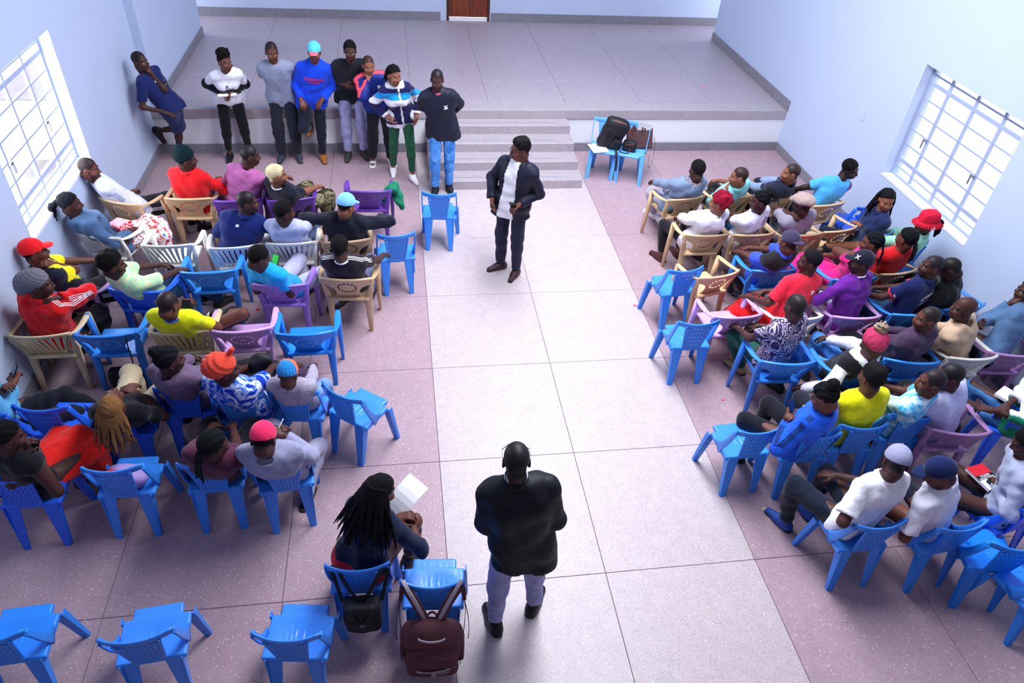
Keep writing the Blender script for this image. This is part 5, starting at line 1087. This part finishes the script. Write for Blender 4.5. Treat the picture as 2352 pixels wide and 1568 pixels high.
i = P('Q25', 'person in bright blue hooded top with a bun, looking at a phone', (1896, 912), 'R29', face=-32, gaze=(-38, 32, 0), female=True, b=1.1, skin='m', top=('hoodie', '#1458dc'), bot=('tight', '#10101c'), hair=('bun', '#0b0b10'), arms=(wp((1812, 962), .84), wp((1830, 962), .84)), legs='sit', curl=(.8, .8))
sleeve_stripes(i, 'l', '#101428', -.4, 1.7)
i = P('Q26', 'person in green and white jersey at the right edge with clasped hands', (0, .04, .655), 'R33', face=-36, gaze=(-50, 15, 0), top=('jacket', paint('#0e8460', (lambda v, q: spine_t(v, q) > .62, '#e8ecf4')), 1.55, ''), bot=('pants', 'denim'), arms=(wp((2282, 942), .80), wp((2298, 944), .80)), curl=(.6, .6))
P('Q27', 'person in white polo and grey cap leaning forward in the last right row', (2058, 1062), 'R34', face=-18, gaze=(28, 34, 0), b=1.1, top=('polo', '#f3f1fb', .8), bot=('pants', '#0f1a2e'), hat=('cap', '#9c9cc0'), hair=('fade', '#15121a'), arms=(wp((1945, 1165), .70), 'lap'), fwd=.05, shoes='#1c4aa0')
P('Q28', 'person in white polo and navy cap writing with an orange pen', (2160, 1086), 'R35', face=-26, gaze=(-66, 34, 0), skin='m', top=('polo', '#eceafa', .8), bot=('pants', '#10182c'), hat=('cap', '#0e2054'), hair=('fade', '#15121a'), beard=.6, arms=(wp((2105, 1160), .78), wp((2122, 1150), .78)), curl=(.7, .8), fwd=.05)
i = P('Q29', 'person in grey printed sweatshirt at the right edge with a book', (.0, .10, .645), 'R37', face=-42, gaze=(-60, 30, 0), sh=-60, top=('long', '#a8aecc'), bot=('pants', '#0d0d18'), arms=(wp((2296, 1120), .72), wp((2330, 1130), .72)))
torso_print(i, '06', .09, '#3c4464', .55, -.02, False, .002); torso_print(i, '06', .09, '#3c4464', .55, -.06, True, .002)
# ------------------------------------------------------------------ belongings
def thing(name, label, cat, loc=(0, 0, 0), rotz=0, **kw): return link(name, None, None, None, loc, rotz, label=label, category=cat, **kw)
def fobj(F, name, m, parent=None, vox=.008, clips=(), disp=None, **kw):
    v, q = F.mesh(vox, clips, disp); return link(name, newmesh(name, v, q, True), m, parent, **kw)
def cloc(key, x, y, z):
    typ, mid, f = CH[key]; a = -math.radians(f); return (mid[0]+math.cos(a)*x-math.sin(a)*y, mid[1]+math.sin(a)*x+math.cos(a)*y, z), a
M_BLACKBAG = mat('bag_black_nylon', '#14151d', .65, .4, bump=.3, bscale=120); M_BROWNBAG = mat('bag_brown_canvas', '#5c383f', .85, .25, bump=.5, bscale=140)
M_WEB = mat('bag_webbing', '#121218', .7); M_GREYTRIM = mat('bag_grey_trim', '#a79aa4', .8); M_PAPER = mat('paper', '#fbfaff', .9, .1, var=.03); M_ZIP = mat('zip_metal', '#b8b8c4', .35, metal=.8)
# brown backpack hung on the front chair
loc, a = cloc('L35', 0, -.115, 0); bp = thing('backpack', 'brown backpack with grey straps hung on the back of a blue chair', 'backpack', loc, a)
F = Field(); F.box((0, 0, .30), (.205, .09, .215), .09, .02); F.ell((0, -.01, .46), (.155, .09, .13), .05); fobj(F, 'body', M_BROWNBAG, bp, .011, (), folds(.006, 3, 26))
F = Field(); F.box((0, -.095, .22), (.172, .045, .125), .05, .02); F.ell((0, -.09, .31), (.155, .045, .10), .05); pk = fobj(F, 'front_pocket', M_BROWNBAG, bp, .010, (), folds(.004, 4, 30))
MB().sweep([(x, -.128-.012*math.cos(x*9), .285+.10*math.cos(x*9.5)) for x in np.linspace(-.155, .155, 13)], (0, 0, 1), .012, .008).obj('zip', M_BROWNBAG, pk)
MB().sweep([(-.15, -.128, .215), (-.08, -.146, .196), (0, -.148, .192), (.08, -.146, .214), (.15, -.128, .235)], (0, 0, 1), .022, .006).obj('grey_piping', M_GREYTRIM, pk)
MB().sweep([(.01, -.147, .20), (.01, -.143, .13)], (1, 0, 0), .03, .006).obj('grey_tab', M_GREYTRIM, pk)
MB().sweep([(.03, -.145, .17), (.09, -.142, .18), (.145, -.128, .20)], (0, 0, 1), .012, .006).obj('grey_piping', M_GREYTRIM, pk)
for x, z in ((-.06, .203), (-.185, .25), (.185, .20)): MB().sweep([(x, -.15 if abs(x) < .1 else -.06, z), (x+.05 if abs(x) < .1 else x, -.153 if abs(x) < .1 else -.065, z+.004 if abs(x) < .1 else z-.06)], (0, 0, 1), .012, .008).obj('zip_pull', M_ZIP, pk)
MB().sweep(bez([(-.085, -.09, .52), (-.05, -.125, .53), (.05, -.125, .53), (.085, -.09, .52)], 8), (0, 0, 1), .018, .01).obj('grey_handle', M_GREYTRIM, bp)
for sg in (-1, 1):
    st = MB().sweep(bez([(sg*.045, .02, .56), (sg*.08, .03, .68), (sg*.16, .10, .80), (sg*.185, .16, .79), (sg*.195, .17, .72), (sg*.205, .12, .62)], 12), (1, 0, 0), [.062]*7+[.058, .05, .042, .034, .028, .024], .012).obj('shoulder_strap', M_BROWNBAG, bp)
    MB().sweep([p+np.array([0, -.006, .006]) for p in bez([(sg*.045, .02, .56), (sg*.08, .03, .68), (sg*.16, .10, .80), (sg*.185, .16, .79)], 9)], (1, 0, 0), .026, .010).obj('strap_band', M_GREYTRIM, st)
    MB().sweep(bez([(sg*.205, .12, .63), (sg*.225, .09, .50), (sg*.20, .03, .35), (sg*.19, .01, .22)], 8), (0, 1, 0), .02, .004).obj('webbing', M_WEB, bp)
    MB().sweep(bez([(sg*.21, .11, .60), (sg*.25, .06, .45), (sg*.235, .03, .30)], 6), (0, 1, 0), .018, .004).obj('loose_webbing', M_WEB, bp)
    F = Field(); F.box((sg*.185, 0, .26), (.025, .06, .10), .02, .01); fobj(F, 'side_pocket', M_BROWNBAG, bp, .010)
MB().sweep(bez([(-.03, .03, .565), (-.03, .05, .62), (.03, .05, .62), (.03, .03, .565)], 8), (0, 1, 0), .016, .008).obj('grab_loop', M_BROWNBAG, bp)
# small black backpack
loc, a = cloc('L34', 0.02, -.07, 0); bp = thing('backpack', 'small black backpack hung by its straps behind the person in a black top', 'backpack', loc, a)
F = Field(); F.box((0, 0, .40), (.125, .06, .13), .04, .02); F.box((0, -.035, .335), (.11, .05, .07), .03, .03); fobj(F, 'body', M_BLACKBAG, bp, .010, (), folds(.005, 8, 30))
F = Field(); F.box((0, -.045, .47), (.105, .035, .08), .03, .02); fobj(F, 'flap', M_BLACKBAG, bp, .010, (), folds(.004, 9, 26))
MB().sweep([(-.014, -.085, .375), (.014, -.085, .375), (.014, -.085, .36), (-.014, -.085, .36), (-.014, -.085, .375)], (0, 1, 0), .005, .005).obj('buckle', M_ZIP, bp)
MB().sweep(bez([(-.05, -.08, .50), (-.01, -.10, .40), (.01, -.10, .40), (.05, -.08, .50)], 8), (0, 1, .3), .016, .004).obj('pull_strap', M_WEB, bp)
for sg in (-1, 1):
    MB().sweep(bez([(sg*.01, .0, .52), (sg*.07, .0, .64), (sg*.145, .07, .81), (sg*.16, .125, .80), (sg*.165, .115, .70)], 10), (1, 0, 0), .026, .004).obj('shoulder_strap', M_WEB, bp)
    MB().sweep(bez([(sg*.185, .11, .78), (sg*.165, .08, .64), (sg*.125, .02, .50)], 6), (1, 0, 0), .026, .004).obj('lower_strap', M_WEB, bp)
# things on the two chairs by the steps
loc, a = cloc('R0a', -.02, .19, .44); bp = thing('backpack', 'large black backpack slumped on a blue chair beside the steps', 'backpack', loc, a)
Rt = np.array(Matrix.Rotation(-.30, 3, 'X') @ Matrix.Rotation(-.26, 3, 'Y'))
F = Field(); F.box(Rt@np.array([0, 0, .25]), (.165, .085, .25), .06, .02, rot=Rt); F.ell(Rt@np.array([0, .03, .42]), (.15, .09, .12), .06, rot=Rt); fobj(F, 'body', M_BLACKBAG, bp, .011, (), folds(.006, 5, 26))
for x in (-.055, .06): MB().sweep([Rt@np.array([x, .09, z]) for z in np.linspace(.05, .47, 8)], tuple(Rt[:, 0]), .012, .012).obj('seam', M_WEB, bp)
F = Field(); F.box(Rt@np.array([-.09, .10, .13]), (.07, .035, .12), .03, .02, rot=Rt); fobj(F, 'front_pocket', M_BLACKBAG, bp, .010)
MB().sweep([Rt@np.array([-.10, .06, .50]), Rt@np.array([.0, .08, .53]), Rt@np.array([.10, .06, .50])], (0, 0, 1), .03, .012).obj('coloured_tab', mat('tab_rust', '#8c5a5a', .8), bp)
MB().sweep(bez([(-.12, .12, .04), (-.15, .22, .01), (-.17, .26, -.05), (-.17, .262, -.25)], 8), (1, 0, 0), .035, .004).obj('strap', M_WEB, bp)
def paper(label, loc, rot, w, h, n=6, bendy=.02, name='paper_sheet'):
    v, f = [], []
    for i_ in range(n+1):
        for j_ in range(2): v.append((w*(j_-.5), h*(i_/n-.5), bendy*math.sin(PI*i_/n)))
    nv = len(v); v += [(x, y, z-.0016) for x, y, z in v]
    f = [(2*k, 2*k+1, 2*k+3, 2*k+2) for k in range(n)]+[(nv+2*k+2, nv+2*k+3, nv+2*k+1, nv+2*k) for k in range(n)]
    f += [(2*k+2, nv+2*k+2, nv+2*k, 2*k) for k in range(n)]+[(2*k+1, nv+2*k+1, nv+2*k+3, 2*k+3) for k in range(n)]+[(0, nv, nv+1, 1), (2*n+1, nv+2*n+1, nv+2*n, 2*n)]
    o = link(name, newmesh(name, v, f), M_PAPER, None, loc, label=label, category='paper'); o.rotation_euler = rot; return o
loc, a = cloc('R0a', .10, .32, .452); paper('white paper lying under the large black backpack', loc, (0, 0, a+.35), .24, .30, bendy=.004)
loc, a = cloc('R0b', -.10, .135, .44); bc = thing('briefcase', 'brown leather briefcase leaning on a blue chair beside the steps', 'bag', loc, a)
Rt = np.array(Matrix.Rotation(.35, 3, 'X') @ Matrix.Rotation(.18, 3, 'Y')); M_LEATHER = mat('brown_leather', '#4c2a2e', .5, .5, bump=.2)
F = Field(); F.box(Rt@np.array([0, 0, .15]), (.19, .035, .15), .02, .01, rot=Rt); fobj(F, 'body', M_LEATHER, bc, .009, (), folds(.003, 2, 20))
for sx in (-.08, .06): MB().sweep([Rt@np.array(p) for p in bez([(sx, .04, .25), (sx+.0, .07, .36), (sx+.04, .07, .36), (sx+.04, .04, .20)], 8)], tuple(Rt[:, 0]), .022, .006).obj('handle', M_LEATHER, bc)
MB().sweep(bez([(-.19, .03, .22), (-.27, .08, .05), (-.22, .12, -.30), (-.17, .10, -.34), (-.17, .06, -.02)], 14), (0, 1, 0), .028, .004).obj('shoulder_strap', M_LEATHER, bc)
loc, a = cloc('R0b', .03, .27, .44); cb = thing('camera_bag', 'small black camera bag in front of the brown briefcase', 'bag', loc, a)
F = Field(); F.box((0, 0, .075), (.095, .06, .075), .025, .01); F.ell((0, 0, .13), (.08, .055, .045), .02); fobj(F, 'body', M_BLACKBAG, cb, .009)
MB().sweep(bez([(-.06, .06, .13), (0, .072, .118), (.05, .068, .11)], 6), (0, 0, 1), .008, .006).obj('red_trim', mat('trim_red', '#c2402c', .6), cb)
MB().sweep(bez([(.09, .0, .10), (.16, .05, .03), (.14, .14, -.005), (.05, .15, .006), (-.02, .10, .01)], 12), (0, .5, 1), .03, .004).obj('shoulder_strap', M_WEB, cb)
MB().box((-.03, .060, .03), (-.012, .063, .05)).obj('red_mark', mat('trim_red', '#c2402c', .6), cb)
loc, a = cloc('R0b', -.12, .085, .74); o = paper('white paper tucked behind the brown briefcase', loc, (PI/2-.25, 0, a+.1), .20, .17, bendy=.004)
# held and carried items
def slab(name, label, cat, c, ux, uy, w, h, t, m, face=None, fm=None):
    ux, uy = unit(ux), np.array(uy, float); uy = unit(uy-ux*uy.dot(ux)); n = np.cross(ux, uy); r = thing(name, label, cat, tuple(c))
    def bx(w, h, t, dz): return [ux*x*w/2+uy*y*h/2+n*(z*t/2+dz) for z in (-1, 1) for (x, y) in ((-1, -1), (1, -1), (1, 1), (-1, 1))]
    fs = [(0, 3, 2, 1), (4, 5, 6, 7), (0, 1, 5, 4), (1, 2, 6, 5), (2, 3, 7, 6), (3, 0, 4, 7)]
    MB().add(bx(w, h, t, 0), fs).obj('case' if cat == 'phone' else 'block', m, r)
    if fm is not None: MB().add(bx(w*.92, h*.94, .0012, t/2), fs).obj('screen' if cat == 'phone' else 'cover', fm, r)
    return r, n
M_PHONE = mat('phone_black', '#0c0d12', .3, .6); M_SCR = mat('phone_dark_screen', '#10242c', .15, .7)
def hmid(key, f=.07):
    i = PEOPLE[key]; w = [i['wr'][k]+unit(i['wr'][k]-i['el'][k])*f for k in (0, 1)]; return i, w
def held_phone(key, side, label, tilt=None, screen=M_SCR, off=.075, ln=.155):
    i, w = hmid(key, off); k = 0 if side == 'l' else 1; c = i['toW'](w[k]); A_ = i['A']; fw = np.array([math.sin(A_), math.cos(A_), 0]); rt = np.array([math.cos(A_), -math.sin(A_), 0])
    up_ = fw*.55+np.array([0, 0, .83]) if tilt is None else np.array(tilt, float)
    return slab('phone', label, 'phone', c+np.array([0, 0, .02]), rt, up_, .075, ln, .009, M_PHONE, None, screen)
held_phone('P11', 'r', 'phone with a bright green screen held by the person in turquoise', screen=mat('phone_green_screen', '#2fa83a', .2, emit=.5), ln=.16)
held_phone('P14', 'r', 'black phone held up by the person in the yellow jersey')
held_phone('P15', 'r', 'phone held by the person in denim at the left edge', screen=mat('phone_grey_screen', '#4a4656', .2))
held_phone('P20', 'r', 'dark phone held above the red skirt')
held_phone('Q25', 'l', 'black phone in a flip cover held by the person in bright blue')
held_phone('S2', 'l', 'dark phone held by the person standing in the middle')
held_phone('S4', 'r', 'phone with a blue-lit screen held by the person in white', screen=mat('phone_blue_screen', '#2a3ce0', .2, emit=.4), ln=.13)
i, w = hmid('S4', .09); c = (i['toW'](w[0])+i['toW'](w[1]))/2; fw = i['toW'](np.array([1., 0, 0]))-i['toW'](np.zeros(3))
pr = thing('paper_roll', 'white paper roll held by the person in the white T-shirt', 'paper', tuple(c)); MB().sweep([-fw*.12, fw*.12], (0, 0, 1), .045, .045, 12, 1.0).obj('sheet', M_PAPER, pr)
i, w = hmid('P23', .08); c = i['toW'](w[1]); o = paper('white sheet of paper held by the person with long black braids', tuple(c+np.array([.03, .02, .05])), (.55, .25, -.75), .17, .27, bendy=.03)
# red box on a lap
c = at((275, 520), .70); bx_ = thing('tissue_box', 'red and white cardboard box held on a lap by the left wall', 'box', (c[0], c[1], .64), -.45)
MB().bevbox((-.085, -.085, 0), (.085, .085, .11), .004).obj('carton', patmat('box_red', [(.42, '#e01c34'), (.5, '#f4ecf4'), (.56, '#d81c30')], 11), bx_)
MB().bevbox((-.07, -.07, .11), (.07, .07, .114), .002).obj('lid', mat('box_lid_red', '#e8a0b4', .6), bx_)
# lilac bag on seat
loc, a = cloc('L31', 0, .17, .44); lb = thing('cloth_bag', 'lilac bag with red cloth on the seat of a blue chair', 'bag', loc, a)
F = Field(); F.ell((0, 0, .075), (.17, .11, .085), .02); F.ell((-.09, .02, .05), (.1, .09, .06), .04); fobj(F, 'bag', mat('bag_lilac', '#a48ccc', .6, bump=.3), lb, .010, [((0, 0, 0), (0, 0, -1))], folds(.010, 12, 30))
F = Field(); F.ell((-.07, -.03, .15), (.06, .04, .03), .01); fobj(F, 'red_cloth', mat('cloth_red', '#d0141c', .8), lb, .008, (), folds(.007, 5, 60))
# green garment on the purple chair
loc, a = cloc('L5', .22, .28, 0); gc = thing('jacket_cloth', 'green cloth draped over the armrest of the purple chair', 'garment', loc, a)
F = Field(); F.box((.075, 0, .66), (.055, .10, .03), .025, .02); F.cap((.10, .02, .66), (.13, .0, .50), .045, .06, .03); F.cap((.13, .0, .50), (.18, -.03, .40), .05, .03, .03); F.cap((0, .0, .64), (-.03, -.02, .52), .045, .05, .03); fobj(F, 'cloth', mat('cloth_green', '#0f7a58', .85, bump=.4), gc, .009, (), folds(.010, 7, 42))
# black handbag on the floor under the blue armchair with its strap over the back
loc, a = cloc('L19', .12, .10, 0); hb = thing('handbag', 'black handbag on the floor with its strap over a blue armchair', 'bag', loc, a)
F = Field(); F.box((-.10, .06, .12), (.15, .06, .115), .03, .02); fobj(F, 'body', M_BLACKBAG, hb, .010, (), folds(.005, 9, 30))
MB().sweep(bez([(.0, .03, .24), (.06, -.06, .50), (.075, -.13, .76), (.08, -.10, .765), (.085, .02, .70)], 12), (1, 0, 0), .012, .004).obj('strap', M_WEB, hb)
# book, notebook, pen
c = at((2262, 1096), .62); bk = thing('book', 'red and white book lying on a black-trousered lap at the right edge', 'book', tuple(c), math.radians(12))
MB().bevbox((-.085, -.115, -.012), (.085, .115, .010), .002).obj('page_block', M_PAPER, bk)
cv = MB().box((-.087, -.117, .010), (.087, .117, .013)).obj('cover', mat('cover_white', '#f0eef8', .5), bk)
MB().box((-.087, .022, .013), (.087, .117, .0142)).obj('red_band', mat('cover_red', '#e01428', .5), cv); MB().box((-.087, -.022, .013), (.087, .022, .0142)).obj('black_band', mat('cover_black', '#14131a', .5), cv)
for tx, sz, y in (('KENYA', .030, .010), ('GLOBAL PLATFORM', .0165, -.012)):
    v, f = text_mesh(tx, sz, .0006); link('lettering', newmesh('lettering', [(-p[0], -p[1]*1.0+y*1.0, .0150) for p in v], f), mat('print_#f4f2fa', '#f4f2fa', .7), cv)
MB().add([(-.045, -.045, .0138), (-.02, -.032, .0138), (.02, -.036, .0138), (.05, -.05, .0138), (.03, -.075, .0138), (-.01, -.065, .0138), (-.04, -.08, .0138)], [tuple(range(6, -1, -1))]).obj('cover_figure', mat('cover_black', '#14131a', .5), cv)
c = at((2128, 1137), .84); pen = thing('pen', 'orange pen held by the writer in the navy cap', 'pen', tuple(c)); MB().sweep([(-.07, -.02, -.02), (.07, .03, .02)], (0, 0, 1), .009, .009, 8, 1.0).obj('barrel', mat('pen_orange', '#f04a1c', .4), pen)
MB().sweep([(-.085, -.025, -.025), (-.07, -.02, -.02)], (0, 0, 1), .005, .005, 8, 1.0).obj('tip', M_ZIP, pen)
i, w = hmid('P22', .08); c = (i['toW'](w[0])+i['toW'](w[1]))/2; pen = thing('pen', 'white pen held by the person in the pink cap', 'pen', tuple(c)); MB().sweep([(-.03, -.03, -.05), (.04, .04, .06)], (1, 0, 0), .010, .010, 8, 1.0).obj('barrel', M_PAPER, pen)
i, w = hmid('Q22', .0); c = i['toW'](i['spine'](.3)+np.array([-.28, .12, -.02])); paper('white paper peeking out left of the plain yellow T-shirt', tuple(c), (.5, .2, .3), .15, .21, bendy=.01)
c = at((2310, 905), .62); nb_ = thing('notebook', 'orange-edged notebook beside the person in the green jersey', 'notebook', tuple(c), .5); MB().bevbox((-.09, -.06, -.015), (.09, .06, .015)).obj('pages', M_PAPER, nb_); MB().box((-.092, -.064, -.017), (.092, -.06, .017)).obj('spine', mat('notebook_orange', '#c8702c', .6), nb_)
# folder between two seated people
c = at((478, 868), .60); fo = thing('folder', 'dark blue folder with palm print on the knees of the hooded person', 'folder', tuple(c), -.15); MB().bevbox((-.13, -.11, -.008), (.13, .11, .008)).obj('board', mat('folder_blue', '#4a5c80', .7), fo)
for q in range(7):
    a_ = -.9+1.8*q/6; MB().sweep([(.03, -.03, .009), (.03+.06*math.sin(a_), -.03+.07*math.cos(a_), .0095)], (1, 0, 0), .008, .002, 6).obj('palm_leaf', mat('folder_ink', '#141a2c', .7), fo)
c = at((601, 845), .62); bg_ = thing('shoulder_bag', 'black bag standing on the lap beside the blue tie-dye dress', 'bag', tuple(c), .3); F = Field(); F.box((0, 0, .02), (.09, .05, .10), .03, .02); F.ell((-.01, 0, .10), (.05, .04, .07), .05); fobj(F, 'body', M_BLACKBAG, bg_, .010, (), folds(.007, 3, 30))
# litter on the floor
for k, (px, z, c, lab) in enumerate([((592, 711), 0, '#e02a2a', 'red scrap on the floor below the lilac armchair'), ((1458, 702), 0, '#e06a80', 'pink scrap on the aisle floor left of the first blue chair'), ((1283, 267), .533, '#f0907a', 'orange scrap on the top step'), ((1616, 200), HS, '#f0907a', 'orange scrap on the stage floor'), ((1660, 918), 0, '#e06a80', 'pink scrap on the floor below the paisley shirt'), ((1755, 1170), 0, '#d8c8a0', 'yellowish smear of paper on the floor right of the aisle')]):
    p = at(px, z); F = Field(); F.ell((0, 0, .004), (.022, .016, .006), .004); F.ell((.012, .01, .005), (.012, .01, .006), .004); fobj(F, 'litter_scrap', mat('scrap_'+c, c, .8), None, .004, (), folds(.002, k, 120), loc=tuple(p), label=lab, category='litter')
